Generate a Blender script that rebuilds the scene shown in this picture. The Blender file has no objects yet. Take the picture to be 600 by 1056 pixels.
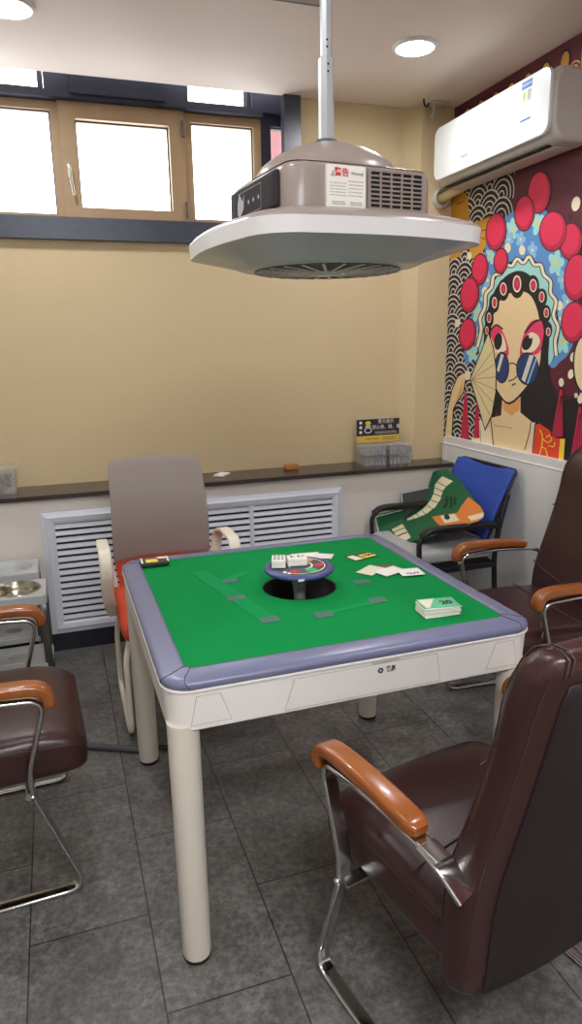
import bpy, bmesh, math, random
from mathutils import Vector, Matrix
random.seed(7)
PI = math.pi
C = bpy.context.scene.collection
V = Vector
# ---------------------------------------------------------------- camera
F = 707.775; YAW, PIT, ROL = 0.325702, 0.237137, -0.0181196
CAM = V((-0.65775, -1.87915, 1.49159))
_fw = V((math.sin(YAW)*math.cos(PIT), math.cos(YAW)*math.cos(PIT), -math.sin(PIT)))
_r = V((math.cos(YAW), -math.sin(YAW), 0)); _u = _r.cross(_fw)
RX = _r*math.cos(ROL) + _u*math.sin(ROL); UY = -_r*math.sin(ROL) + _u*math.cos(ROL)
cd = bpy.data.cameras.new('camera'); cam = bpy.data.objects.new('camera', cd); C.objects.link(cam)
cd.sensor_fit = 'VERTICAL'; cd.sensor_height = 36; cd.lens = F/1056*36; cd.clip_start = .05
m = Matrix((RX, UY, -_fw)).transposed().to_4x4(); m.translation = CAM; cam.matrix_world = m
bpy.context.scene.camera = cam
def ray(u, v): return _fw + RX*((u-300)/F) - UY*((v-528)/F)
def onx(u, v, x): d = ray(u, v); return CAM + d*((x-CAM.x)/d.x)
def ony(u, v, y): d = ray(u, v); return CAM + d*((y-CAM.y)/d.y)
def onz(u, v, z): d = ray(u, v); return CAM + d*((z-CAM.z)/d.z)
# ---------------------------------------------------------------- materials
def lin(c):
    c = c/255
    return c/12.92 if c <= .04045 else ((c+.055)/1.055)**2.4
def rgb(c): return (lin(c[0]), lin(c[1]), lin(c[2]), 1)
def mat(name, col, rough=.5, metal=0, bump=0, scale=200, vary=0, vscale=6, spec=.5, coat=0, alpha=1, emit=0):
    m = bpy.data.materials.new(name); m.use_nodes = True
    nt = m.node_tree; b = nt.nodes['Principled BSDF']
    b.inputs['Base Color'].default_value = rgb(col); b.inputs['Roughness'].default_value = rough
    b.inputs['Metallic'].default_value = metal; b.inputs['Specular IOR Level'].default_value = spec
    b.inputs['Coat Weight'].default_value = coat; b.inputs['Alpha'].default_value = alpha
    if emit: b.inputs['Emission Color'].default_value = rgb(col); b.inputs['Emission Strength'].default_value = emit
    tc = nt.nodes.new('ShaderNodeTexCoord')
    if bump:
        n = nt.nodes.new('ShaderNodeTexNoise'); n.inputs['Scale'].default_value = scale; n.inputs['Detail'].default_value = 3
        bp = nt.nodes.new('ShaderNodeBump'); bp.inputs['Strength'].default_value = bump; bp.inputs['Distance'].default_value = .002
        nt.links.new(tc.outputs['Object'], n.inputs['Vector']); nt.links.new(n.outputs['Fac'], bp.inputs['Height'])
        nt.links.new(bp.outputs['Normal'], b.inputs['Normal'])
    if vary:
        n = nt.nodes.new('ShaderNodeTexNoise'); n.inputs['Scale'].default_value = vscale; n.inputs['Detail'].default_value = 5
        mx = nt.nodes.new('ShaderNodeMix'); mx.data_type = 'RGBA'
        c = rgb(col); mx.inputs[6].default_value = tuple(k*(1-vary) for k in c[:3])+(1,); mx.inputs[7].default_value = tuple(min(1, k*(1+vary)) for k in c[:3])+(1,)
        nt.links.new(tc.outputs['Object'], n.inputs['Vector']); nt.links.new(n.outputs['Fac'], mx.inputs[0]); nt.links.new(mx.outputs[2], b.inputs['Base Color'])
    return m
M = {}
def D(k, *a, **kw): M[k] = mat(k, *a, **kw)
D('leather', (56, 30, 29), .3, bump=.25, scale=260, vary=.18, vscale=5)
D('leather_back', (34, 21, 23), .5, bump=.2, scale=260)
D('thread', (62, 38, 36), .5)
D('arm_wood', (146, 80, 30), .22, vary=.35, vscale=14, coat=.5)
D('chrome', (200, 200, 198), .16, 1)
D('dark_chrome', (40, 42, 46), .2, .8)
D('felt', (6, 134, 66), .95, bump=.2, scale=900, vary=.06, vscale=5, spec=.15)
D('felt_light', (14, 141, 76), .9, spec=.15)
D('slot_grey', (74, 108, 96), .8)
D('rim', (110, 114, 142), .28, spec=.5)
D('seam_dark', (52, 54, 66), .6)
D('shell', (234, 231, 225), .4, vary=.02)
D('shell_line', (150, 148, 144), .6)
D('leg_white', (216, 210, 196), .38, vary=.04)
D('rubber', (22, 22, 24), .7)
D('well', (8, 10, 9), .7)
D('disc_top', (66, 70, 78), .4); D('disc_rim', (66, 76, 128), .3)
D('red', (196, 48, 44), .5); D('green', (40, 170, 90), .5); D('amber', (196, 160, 70), .5); D('white', (235, 235, 232), .5)
D('grey_post', (130, 136, 134), .4)
D('tile_body', (240, 236, 226), .3); D('ink', (30, 30, 34), .6); D('ink_grey', (120, 122, 122), .7)
D('hood', (150, 138, 130), .3, spec=.5, vary=.02); D('hood_white', (226, 226, 224), .35); D('hood_under', (190, 191, 194), .22)
D('hood_groove', (86, 86, 88), .5); D('hood_hole', (24, 23, 23), .8); D('hood_panel', (50, 46, 48), .8, spec=.2)
D('pole', (188, 192, 194), .35, .3)
D('paper', (238, 236, 226), .7); D('paper_cream', (226, 226, 196), .7); D('paper_green', (96, 190, 140), .7); D('paper_brown', (130, 62, 44), .7)
D('paper_yellow', (226, 214, 70), .6); D('card_dark', (58, 58, 44), .6); D('ink_purple', (92, 84, 130), .6); D('ink_red', (206, 40, 48), .6)
D('ink_blue', (58, 118, 180), .6); D('ink_light', (176, 176, 176), .7)
D('ac', (232, 236, 236), .3); D('ac_panel', (236, 241, 241), .12, coat=.4); D('ac_grey', (200, 194, 188), .4); D('black', (14, 14, 15), .6)
D('ceiling', (240, 227, 217), .85); D('paint', (226, 220, 212), .75, vary=.02)
D('panel', (228, 228, 224), .35, vary=.05, vscale=9); D('baseboard', (30, 32, 42), .25)
D('ledge', (62, 56, 54), .22, vary=.2, vscale=60); D('sill_stone', (58, 64, 78), .3, vary=.35, vscale=25)
D('navy', (30, 32, 52), .5); D('win_wood', (172, 144, 108), .45, vary=.15, vscale=12); D('win_seal', (50, 40, 36), .6)
D('grille', (214, 220, 228), .4); D('grille_shade', (16, 17, 20), .8)
D('chair_white', (228, 222, 204), .4); D('seat_orange', (200, 74, 42), .8, bump=.2, scale=700)
D('black_metal', (28, 29, 32), .4, spec=.5); D('seat_grey', (170, 172, 170), .85, bump=.5, scale=420, vary=.25, vscale=180)
D('blue_mesh', (46, 78, 172), .7, bump=.3, scale=900)
D('mat_green', (22, 92, 54), .8); D('mat_cream', (222, 214, 178), .8); D('mat_orange', (214, 124, 52), .8); D('mat_ink', (20, 34, 26), .8); D('mat_edge', (196, 204, 196), .8)
D('dark_board', (72, 72, 76), .6)
D('stand_grey', (186, 190, 190), .35); D('stand_leg', (96, 96, 92), .35, .7); D('steel', (176, 172, 156), .22, 1)
D('wood_block', (176, 120, 60), .5); D('bag', (104, 116, 112), .4, vary=.5, vscale=60)
D('pink_brick', (104, 58, 60), .9, vary=.1)
D('metal_plate', (110, 96, 90), .4, .3)
def wall_mat():
    m = mat('wallpaper', (204, 180, 134), .8)
    nt = m.node_tree; b = nt.nodes['Principled BSDF']; tc = nt.nodes['Texture Coordinate']
    mp = nt.nodes.new('ShaderNodeMapping'); mp.inputs['Scale'].default_value = (420, 420, 60)
    n = nt.nodes.new('ShaderNodeTexNoise'); n.inputs['Scale'].default_value = 1; n.inputs['Detail'].default_value = 2
    mx = nt.nodes.new('ShaderNodeMix'); mx.data_type = 'RGBA'
    mx.inputs[6].default_value = rgb((204, 184, 142)); mx.inputs[7].default_value = rgb((222, 203, 164))
    bp = nt.nodes.new('ShaderNodeBump'); bp.inputs['Strength'].default_value = .3; bp.inputs['Distance'].default_value = .001
    nt.links.new(tc.outputs['Object'], mp.inputs['Vector']); nt.links.new(mp.outputs[0], n.inputs['Vector'])
    nt.links.new(n.outputs['Fac'], mx.inputs[0]); nt.links.new(mx.outputs[2], b.inputs['Base Color'])
    nt.links.new(n.outputs['Fac'], bp.inputs['Height']); nt.links.new(bp.outputs['Normal'], b.inputs['Normal'])
    return m
M['wallpaper'] = wall_mat()
def floor_mat():
    m = mat('slate_tiles', (70, 71, 74), .5); nt = m.node_tree; b = nt.nodes['Principled BSDF']; tc = nt.nodes['Texture Coordinate']
    L = nt.links.new; N = nt.nodes.new
    sx = N('ShaderNodeSeparateXYZ'); cx = N('ShaderNodeCombineXYZ'); L(tc.outputs['Object'], sx.inputs[0])
    a = N('ShaderNodeMath'); a.operation = 'ADD'; a.inputs[1].default_value = .275+6.1; L(sx.outputs['Y'], a.inputs[0])
    c = N('ShaderNodeMath'); c.operation = 'ADD'; c.inputs[1].default_value = .543+6.1; L(sx.outputs['X'], c.inputs[0])
    L(a.outputs[0], cx.inputs[0]); L(c.outputs[0], cx.inputs[1])
    br = N('ShaderNodeTexBrick'); br.inputs['Scale'].default_value = 1; br.inputs['Brick Width'].default_value = .61; br.inputs['Row Height'].default_value = .305
    br.inputs['Mortar Size'].default_value = .0022; br.inputs['Mortar Smooth'].default_value = .1; br.offset = .5
    br.inputs['Color1'].default_value = (.8, .8, .8, 1); br.inputs['Color2'].default_value = (1.15, 1.15, 1.15, 1); br.inputs['Mortar'].default_value = (.22, .22, .22, 1)
    L(cx.outputs[0], br.inputs['Vector'])
    n1 = N('ShaderNodeTexNoise'); n1.inputs['Scale'].default_value = 9; n1.inputs['Detail'].default_value = 9; n1.inputs['Roughness'].default_value = .68
    n2 = N('ShaderNodeTexNoise'); n2.inputs['Scale'].default_value = 48; n2.inputs['Detail'].default_value = 8; n2.inputs['Roughness'].default_value = .75
    L(tc.outputs['Object'], n1.inputs['Vector']); L(tc.outputs['Object'], n2.inputs['Vector'])
    r1 = N('ShaderNodeValToRGB'); e = r1.color_ramp.elements
    e[0].position = .3; e[0].color = rgb((72, 71, 69)); e[1].position = .72; e[1].color = rgb((112, 110, 107))
    L(n1.outputs['Fac'], r1.inputs[0])
    r2 = N('ShaderNodeValToRGB'); e = r2.color_ramp.elements
    e[0].position = .42; e[0].color = (.78, .78, .78, 1); e[1].position = .74; e[1].color = (2.1, 2.08, 2.0, 1); L(n2.outputs['Fac'], r2.inputs[0])
    m1 = N('ShaderNodeMix'); m1.data_type = 'RGBA'; m1.blend_type = 'MULTIPLY'; m1.inputs[0].default_value = 1; L(r1.outputs[0], m1.inputs[6]); L(r2.outputs[0], m1.inputs[7])
    m2 = N('ShaderNodeMix'); m2.data_type = 'RGBA'; m2.blend_type = 'MULTIPLY'; m2.inputs[0].default_value = 1; L(m1.outputs[2], m2.inputs[6]); L(br.outputs['Color'], m2.inputs[7])
    L(m2.outputs[2], b.inputs['Base Color'])
    bp = N('ShaderNodeBump'); bp.inputs['Strength'].default_value = .35; bp.inputs['Distance'].default_value = .004
    ad = N('ShaderNodeMath'); ad.operation = 'SUBTRACT'; L(n2.outputs['Fac'], ad.inputs[0]); L(br.outputs['Fac'], ad.inputs[1]); L(ad.outputs[0], bp.inputs['Height'])
    L(bp.outputs['Normal'], b.inputs['Normal']); b.inputs['Roughness'].default_value = .42
    return m
M['floor'] = floor_mat()
def glass_mat(name, tint=(1, 1, 1), gl=.06, rough=.02):
    m = bpy.data.materials.new(name); m.use_nodes = True; nt = m.node_tree
    nt.nodes.remove(nt.nodes['Principled BSDF']); out = nt.nodes['Material Output']
    t = nt.nodes.new('ShaderNodeBsdfTransparent'); t.inputs[0].default_value = tint+(1,)
    g = nt.nodes.new('ShaderNodeBsdfGlossy'); g.inputs['Roughness'].default_value = rough
    mx = nt.nodes.new('ShaderNodeMixShader'); mx.inputs[0].default_value = gl
    nt.links.new(t.outputs[0], mx.inputs[1]); nt.links.new(g.outputs[0], mx.inputs[2]); nt.links.new(mx.outputs[0], out.inputs[0]); return m
M['glass'] = glass_mat('window_glass'); M['acrylic'] = glass_mat('acrylic', (.97, .97, .95), .10, .1)
def milky(m, k):
    nt = m.node_tree; out = nt.nodes['Material Output']; prev = out.inputs[0].links[0].from_socket
    d = nt.nodes.new('ShaderNodeBsdfDiffuse'); d.inputs[0].default_value = (.8, .8, .78, 1); mx = nt.nodes.new('ShaderNodeMixShader'); mx.inputs[0].default_value = k
    nt.links.new(prev, mx.inputs[1]); nt.links.new(d.outputs[0], mx.inputs[2]); nt.links.new(mx.outputs[0], out.inputs[0])
milky(M['acrylic'], .16)
M['mesh_grey'] = mat('mesh_grey', (152, 142, 136), .85, bump=.3, scale=900, alpha=.86)
M['lamp'] = mat('lamp', (252, 251, 255), .5, emit=1)
M['fill_panel_glow'] = mat('fill_panel_glow', (250, 251, 255), .5, emit=1)
# ---------------------------------------------------------------- mesh helpers
class MB:
    def __init__(s): s.v = []; s.f = []; s.mi = []; s.sm = []
    def add(s, vs, fs, mi=0, sm=False):
        o = len(s.v); s.v += [V(p) for p in vs]; s.f += [tuple(i+o for i in f) for f in fs]
        s.mi += [mi]*len(fs); s.sm += [sm]*len(fs); return s
    def box(s, a, b, mi=0):
        x0, y0, z0 = a; x1, y1, z1 = b
        return s.add([(x0,y0,z0),(x1,y0,z0),(x1,y1,z0),(x0,y1,z0),(x0,y0,z1),(x1,y0,z1),(x1,y1,z1),(x0,y1,z1)],
                     [(0,3,2,1),(4,5,6,7),(0,1,5,4),(1,2,6,5),(2,3,7,6),(3,0,4,7)], mi)
    def rbox(s, a, b, r, cuts=8, fn=None, mi=0, sm=True):
        """rounded box between corners a and b, optionally deformed by fn"""
        a = V(a); b = V(b); h = (b-a)/2; c = (a+b)/2; r = min(r, min(h)*.999)
        bm = bmesh.new(); bmesh.ops.create_cube(bm, size=2)
        bmesh.ops.subdivide_edges(bm, edges=bm.edges[:], cuts=cuts, use_grid_fill=True)
        vs = []
        for v in bm.verts:
            # cluster the cuts near the edges so the rounding is resolved
            q = V([math.copysign(abs(t)**.6, t) if abs(t) < 1 else t for t in v.co])
            p = V((q.x*h.x, q.y*h.y, q.z*h.z))
            inn = V([max(-(h[i]-r), min(h[i]-r, p[i])) for i in range(3)]); d = p-inn
            p = c+inn+(d.normalized()*r if d.length > 1e-9 else d)
            vs.append(fn(p) if fn else p)
        fs = [[v.index for v in f.verts] for f in bm.faces]; bm.free()
        return s.add(vs, fs, mi, sm)
    def loft(s, rings, mi=0, sm=True, cap0=True, cap1=True, close=True):
        n = len(rings[0]); vs = [p for r in rings for p in r]; fs = []
        for k in range(len(rings)-1):
            for i in range(n if close else n-1):
                j = (i+1) % n; fs.append((k*n+i, k*n+j, (k+1)*n+j, (k+1)*n+i))
        s.add(vs, fs, mi, sm)
        if cap0: s.add(rings[0], [tuple(range(n))[::-1]], mi)
        if cap1: s.add(rings[-1], [tuple(range(n))], mi)
        return s
    def sweep(s, path, prof, side=None, mi=0, closed=False, sm=True, prof_scale=None):
        path = [V(p) for p in path]; n = len(path); rings = []; N = None
        for i, p in enumerate(path):
            a = path[i-1] if (i or closed) else p; b = path[(i+1) % n] if (i < n-1 or closed) else p
            T = (b-a).normalized()
            if side is not None: S = V(side); S = (S-T*S.dot(T)).normalized()
            else:
                if N is None: N = T.orthogonal().normalized()
                N = (N-T*N.dot(T)).normalized(); S = N
            B = T.cross(S); k = prof_scale[i] if prof_scale else 1
            rings.append([p+S*x*k+B*y*k for x, y in prof])
        if closed: rings.append(rings[0])
        return s.loft(rings, mi, sm, not closed, not closed)
    def tube(s, path, r, n=10, mi=0, closed=False):
        return s.sweep(path, [(r*math.cos(2*PI*i/n), r*math.sin(2*PI*i/n)) for i in range(n)], None, mi, closed)
    def lathe(s, c, prof, n=40, mi=0, sm=True, axis='z', cap=True):
        rings = []
        for r, h in prof:
            rings.append([V(c)+(V((r*math.cos(2*PI*i/n), r*math.sin(2*PI*i/n), h)) if axis == 'z' else
                          V((r*math.cos(2*PI*i/n), h, -r*math.sin(2*PI*i/n))) if axis == 'y' else V((h, r*math.cos(2*PI*i/n), r*math.sin(2*PI*i/n)))) for i in range(n)])
        return s.loft(rings, mi, sm, cap, cap)
    def poly(s, pts, mi=0): return s.add(pts, [tuple(range(len(pts)))], mi)
    def prism(s, pts, off, mi=0):
        n = len(pts); pts = [V(p) for p in pts]; off = V(off)
        s.add(pts+[p+off for p in pts], [tuple(range(n))[::-1], tuple(range(n, 2*n))]+[(i, (i+1) % n, n+(i+1) % n, n+i) for i in range(n)], mi); return s
    def build(s, name, mats, parent=None, fix=True):
        me = bpy.data.meshes.new(name); me.from_pydata([tuple(p) for p in s.v], [], s.f)
        for k in (mats if isinstance(mats, (list, tuple)) else [mats]): me.materials.append(M[k] if isinstance(k, str) else k)
        me.polygons.foreach_set('material_index', s.mi); me.polygons.foreach_set('use_smooth', s.sm)
        if fix:
            bm = bmesh.new(); bm.from_mesh(me); bmesh.ops.recalc_face_normals(bm, faces=bm.faces); bm.to_mesh(me); bm.free()
        me.update(); o = bpy.data.objects.new(name, me); C.objects.link(o)
        if parent: o.parent = parent
        return o
def tag(o, label, cat, group=None, kind=None):
    o['label'] = label; o['category'] = cat
    if group: o['group'] = group
    if kind: o['kind'] = kind
    return o
def thing(name, label, cat, loc=(0, 0, 0), rz=0, group=None):
    o = bpy.data.objects.new(name, None); C.objects.link(o); o.location = loc; o.rotation_euler = (0, 0, rz); o.empty_display_size = .1
    return tag(o, label, cat, group)
def struct(o): o['kind'] = 'structure'; return o
def dup(root, loc, rz, label):
    r = root.copy(); C.objects.link(r); r.location = loc; r.rotation_euler = (0, 0, rz); r['label'] = label
    for ch in root.children:
        c = ch.copy(); C.objects.link(c); c.parent = r
        for g in ch.children:
            d = g.copy(); C.objects.link(d); d.parent = c
    return r
def lab(o, t): o['label'] = t; return o
def rsq(hx, hy, r, z, n=8, c=(0, 0)):
    pts = []
    for k, (sx, sy) in enumerate(((1, 1), (-1, 1), (-1, -1), (1, -1))):
        for i in range(n+1):
            a = (k+i/n)*PI/2
            pts.append(V((c[0]+sx*(hx-r)+r*math.cos(a), c[1]+sy*(hy-r)+r*math.sin(a), z)))
    return pts
def fillet(pts, r, n=6):
    pts = [V(p) for p in pts]; out = [pts[0]]
    for i in range(1, len(pts)-1):
        p = pts[i]; a = pts[i-1]-p; b = pts[i+1]-p; rr = r[i] if isinstance(r, (list, tuple)) else r
        k = min(rr, a.length*.49, b.length*.49); A = p+a.normalized()*k; B = p+b.normalized()*k
        for j in range(n+1):
            t = j/n; out.append(A*(1-t)**2+p*2*t*(1-t)+B*t*t)
    return out+[pts[-1]]
def crom(P, n):
    """Catmull-Rom through P, n samples per span"""
    P = [V(p) for p in P]; out = []
    for i in range(len(P)-1):
        a, b, c, d = P[max(i-1, 0)], P[i], P[i+1], P[min(i+2, len(P)-1)]
        for j in range(n):
            t = j/n; out.append(.5*((2*b)+(c-a)*t+(2*a-5*b+4*c-d)*t*t+(3*b-a-3*c+d)*t**3))
    return out+[P[-1]]
def rprof(w, h, r, n=3):
    return [(p.x, p.y) for p in rsq(w/2, h/2, r, 0, n)]
def text(body, size, mk, o, x, y, parent=None, name='lettering', align='CENTER', ext=.0003, bold=0):
    c = bpy.data.curves.new(name, 'FONT'); c.body = body; c.size = size; c.align_x = align; c.align_y = 'CENTER'; c.extrude = ext; c.offset = bold; c.resolution_u = 3
    t = bpy.data.objects.new(name, c); C.objects.link(t)
    me = bpy.data.meshes.new_from_object(t.evaluated_get(bpy.context.evaluated_depsgraph_get()))
    bpy.data.objects.remove(t); bpy.data.curves.remove(c)
    X = V(x).normalized(); Y = V(y).normalized(); R = Matrix((X, Y, X.cross(Y))).transposed().to_4x4(); R.translation = V(o)
    me.transform(R); me.materials.clear(); me.materials.append(M[mk])
    ob = bpy.data.objects.new(name, me); C.objects.link(ob)
    if parent: ob.parent = parent
    return ob
def strip_text(mb, o, x, y, w, h, rows, mi):
    """rows of small print as thin dashes"""
    X = V(x).normalized(); Y = V(y).normalized(); o = V(o)
    for k in range(rows):
        t = 0
        while t < w*.92:
            l = random.uniform(.02, .09)*w; b = o+X*t-Y*(k+.3)*h/rows
            mb.poly([b, b+X*l, b+X*l-Y*h/rows*.35, b-Y*h/rows*.35], mi); t += l+.02*w
# ---------------------------------------------------------------- the setting
ZC = 2.735; YB = 1.833; YL = 1.583; XR = 1.551
struct(MB().box((-2.5, -3.7, -.1), (1.75, 2.0, 0)).build('floor', 'floor'))
struct(MB().box((-2.5, -3.7, ZC), (1.75, 1.822, ZC+.1)).build('ceiling', 'ceiling'))
wb = MB().box((-2.5, YB, .78), (1.75, 2.0, 2.02)).box((.676, YB, 2.02), (1.75, YB+.04, 3.1)).box((1.0, YB+.04, 2.02), (1.75, 2.06, 3.1)).box((-2.5, 1.822, 3.0), (1.75, 2.06, 3.1)).box((-2.5, YB, 2.02), (-2.2, 2.06, 3.1))
wb.prism([(1.28, YB+.01, .8), (1.35, 1.75, .8), (1.56, 1.75, .8), (1.56, YB+.01, .8)], (0, 0, 1.95))
struct(wb.build('wall_back', 'wallpaper'))
struct(MB().box((-2.5, YL, 0), (1.75, 1.9, .79)).build('wall_back_lower', 'paint'))
struct(MB().box((XR, -3.7, 0), (1.75, 1.9, 2.8)).build('wall_right', 'paint'))
struct(MB().box((-2.6, -3.7, -.1), (-2.5, 2.0, 2.8)).build('wall_left', 'paint'))
struct(MB().box((-2.6, -3.8, -.1), (1.75, -3.7, 2.8)).build('wall_front', 'paint'))
struct(MB().box((-2.5, 1.574, 0), (XR-.03, YL, .094)).build('baseboard_back', 'baseboard'))
l = MB().box((-2.5, 1.556, .793), (XR, YB, .8145)); struct(l.build('trim_1', 'ledge'))
struct(MB().box((-2.2, 1.795, 2.011), (.676, 2.06, 2.112)).build('trim_2', 'sill_stone'))
struct(MB().box((.585, 1.795, 2.112), (.676, 1.85, 2.81)).build('trim_3', 'sill_stone'))
# wainscot panel on the right wall: slab, lip and raised field
def yz_round(y0, y1, z0, z1, r, x):
    pts = [V((x, y0, z0)), V((x, y1, z0)), V((x, y1, z1-r))]
    for i in range(1, 8): a = i/8*PI/2; pts.append(V((x, y1-r+r*math.cos(a), z1-r+r*math.sin(a))))
    return pts+[V((x, y1-r, z1)), V((x, y0, z1))]
w = MB().prism(yz_round(-3.65, 1.70, 0, .957, .03, 1.515), (.036, 0, 0))
w.prism(yz_round(-3.6, 1.655, .1, .915, .02, 1.511), (.004, 0, 0))
w.tube([p for p in crom([(1.512, 1.655, .12), (1.512, 1.655, .6), (1.512, 1.652, .90), (1.512, 1.63, .914), (1.512, 1.2, .914), (1.512, -3.6, .914)], 8)], .004, 6)
struct(w.build('trim_4', 'panel'))
# windows
def frame(mb, x0, x1, z0, z1, t, y0, y1, mi=0):
    mb.box((x0, y0, z0), (x0+t, y1, z1), mi).box((x1-t, y0, z0), (x1, y1, z1), mi).box((x0+t, y0, z0), (x1-t, y1, z0+t), mi).box((x0+t, y0, z1-t), (x1-t, y1, z1), mi)
    return mb
def window(n, x0, x1, z0, z1, wood, t, yo=0.):
    e = bpy.data.objects.new('window_%d' % n, None); C.objects.link(e); e.location = ((x0+x1)/2, 2.0, z0); e['kind'] = 'structure'
    cx = (x0+x1)/2
    f = frame(MB(), x0-cx, x1-cx, 0, z1-z0, t, -.015-yo, .055)
    fo = f.build('window_frame', wood, e)
    g = frame(MB(), x0-cx+t-.006, x1-cx-t+.006, t-.006, z1-z0-t+.006, .012, .002, .012).build('window_seal', 'win_seal', fo)
    MB().box((x0-cx+t, .005, t), (x1-cx-t, .009, z1-z0-t)).build('window_pane', 'glass', e)
    return e
window(1, -1.55, -.513, 2.112, 2.665, 'win_wood', .04)
w2 = window(2, -.513, .098, 2.112, 2.668, 'win_wood', .076, .02)
window(3, .098, .515, 2.112, 2.665, 'win_wood', .042)
window(4, .515, .99, 2.112, 2.69, 'navy', .055)
window(5, -1.55, -.57, 2.70, 3.0, 'navy', .02); window(6, .11, .46, 2.70, 3.0, 'navy', .02); struct(MB().box((.46, 1.95, 2.69), (.99, 2.06, 3.0)).build('trim_6', 'navy'))
# sash handle and hinges on window 2 (local origin x=-.2075, y=2.0, z=2.112)
h = MB().rbox((-.285, -.05, .20), (-.262, -.034, .275), .006, 4)
h.tube([(-.2735, -.045, .245), (-.2735, -.075, .245)], .008).tube(fillet([(-.2735, -.075, .252), (-.2735, -.078, .20), (-.262, -.078, .12)], .03), .0075)
ho = h.build('window_handle', 'steel', w2); lab(ho, 'silver turning handle')
for z in (.08, .47): MB().tube([(.302, -.045, z-.04), (.302, -.045, z+.04)], .008).build('hinge', 'metal_plate', w2)
struct(MB().box((-1.55, 1.93, 2.666), (.515, 2.05, 2.70)).box((-.567, 1.92, 2.668), (.112, 2.05, 3.0)).box((-.45, 1.9, 2.685), (.0, 1.93, 2.95)).build('trim_5', 'navy'))
# the house across the yard, seen through the narrow pane
ex = thing('neighbouring_building', 'pinkish building wall seen through the narrow right window pane', 'building', (3.02, 5.4, 0))
MB().box((-1.35, -.4, 0), (1.3, .4, 6)).build('building_wall', 'pink_brick', ex)
# ---------------------------------------------------------------- ceiling lights, plus an added fill panel
def downlight(x, y, label):
    t = thing('downlight', label, 'ceiling light', (x, y, ZC), 0, 'round ceiling downlights')
    MB().lathe((0, 0, 0), [(.098, 0), (.098, -.006), (.09, -.012), (.078, -.012), (.078, -.004)], 40, cap=False).build('trim_ring', 'white', t)
    MB().lathe((0, 0, 0), [(.0001, -.006), (.05, -.0065), (.078, -.005)], 40, cap=False).build('diffuser', 'lamp', t)
    return t
downlight(.947, 1.096, 'round lit downlight in the ceiling in front of the air conditioner')
downlight(-.685, 1.205, 'round lit downlight at the ceiling corner above the window side')
for x, y, l in ((.947, -.55, 'round downlight in the ceiling above the right armchair'), (-.72, -.45, 'round downlight in the ceiling above the left armchair')):
    downlight(x, y, l)
t = thing('ceiling_hatch', 'brownish plate on the ceiling at the top of the view beside the pole', 'plate', (.33, .672, ZC))
MB().box((-.12, -.2, -.005), (.1, .205, 0)).build('hatch_frame', 'metal_plate', t); MB().rbox((-.1, -.18, -.009), (.08, .185, -.004), .002, 4).build('hatch_cover', 'hood', t)
t = thing('added_fill_panel', 'added fill light panel on the ceiling, out of view behind the camera', 'ceiling light', (-.35, -2.5, ZC))  # added emitter out of view, brightens the front of the table
frame_ = MB().box((-.62, -.32, -.014), (.62, .32, 0)); frame_.build('fill_panel_frame', 'white', t)
MB().box((-.6, -.3, -.016), (.6, .3, -.0142)).build('diffuser', 'fill_panel_glow', t)
# ---------------------------------------------------------------- radiator grille under the ledge
gx0, gx1, gz0, gz1 = -.775, .81, .097, .728
g = thing('radiator_grille', 'long white louvred radiator grille under the dark ledge', 'vent grille', ((gx0+gx1)/2, YL, gz0))
W = gx1-gx0; H = gz1-gz0
fr = MB(); b = .062
for a, c in (((-W/2, 0), (-W/2, H)), ((W/2, H), (W/2, 0)), ((-W/2, H), (W/2, H)), ((W/2, 0), (-W/2, 0))):
    pass
prof_o = [(W/2, 0), (W/2, .014), (W/2-.02, .02), (W/2-.028, .026), (W/2-.05, .022), (W/2-b, .016), (W/2-b, .001)]
rings = []
for (hx, d) in prof_o:
    q = W/2-hx
    rings.append([V((-W/2+q, -d, q)), V((W/2-q, -d, q)), V((W/2-q, -d, H-q)), V((-W/2+q, -d, H-q))])
fr.loft(rings, 0, False, False, False).build('grille_frame', 'grille', g)
MB().box((-W/2+.03, -.002, .03), (W/2-.03, -.0005, H-.03)).build('grille_shade_sheet', 'grille_shade', g)  # dark sheet in place of the shaded hollow behind the slats
n = 15; z0 = b; z1 = H-b; dz = (z1-z0)/n
bays = [-W/2+b, -.255, .2655, W/2-b]
for xm in bays[1:3]: MB().box((xm-.011, -.02, b), (xm+.011, -.003, H-b)).build('mullion', 'grille', g)
for k in range(n):
    zc = z0+(k+.5)*dz
    for j in range(3):
        xa = bays[j]+(.011 if j else 0); xb = bays[j+1]-(.011 if j < 2 else 0)
        s = MB(); P = [(-.0045, zc+.011), (-.008, zc+.0125), (-.017, zc+.001), (-.0185, zc-.006), (-.0165, zc-.0095), (-.0135, zc-.006)]
        s.loft([[V((x, y, z)) for y, z in P] for x in (xa, xb)], 0, False)
        s.build('slat', 'grille', g)
# ---------------------------------------------------------------- fixtures near the air conditioner
t = thing('pipe_sleeve', 'pale ring around a yellowish pipe on the pillar below the air conditioner', 'pipe', (1.478, 1.75, 2.272))
MB().lathe((0, 0, 0), [(.052, .006), (.054, -.02), (.046, -.03), (.034, -.026), (.03, -.01)], 32, axis='y', cap=False).build('sleeve_ring', 'ac_grey', t)
MB().tube(crom([(0, -.002, 0), (0, -.05, .004), (.012, -.12, .016), (.03, -.2, .03)], 6), .024, 14).build('pipe', mat('pipe_tape', (216, 204, 150), .6), t)
t = thing('ceiling_bracket', 'small translucent bracket hanging from the ceiling behind the air conditioner', 'bracket', (1.42, 1.70, ZC))
MB().rbox((-.05, -.04, -.014), (.05, .04, 0), .005, 4).build('mounting_plate', 'ac_grey', t)
MB().tube(fillet([(-.03, 0, -.012), (-.03, -.01, -.05), (-.045, -.01, -.075)], .02), .009).build('arm', 'ac_grey', t)
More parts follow.
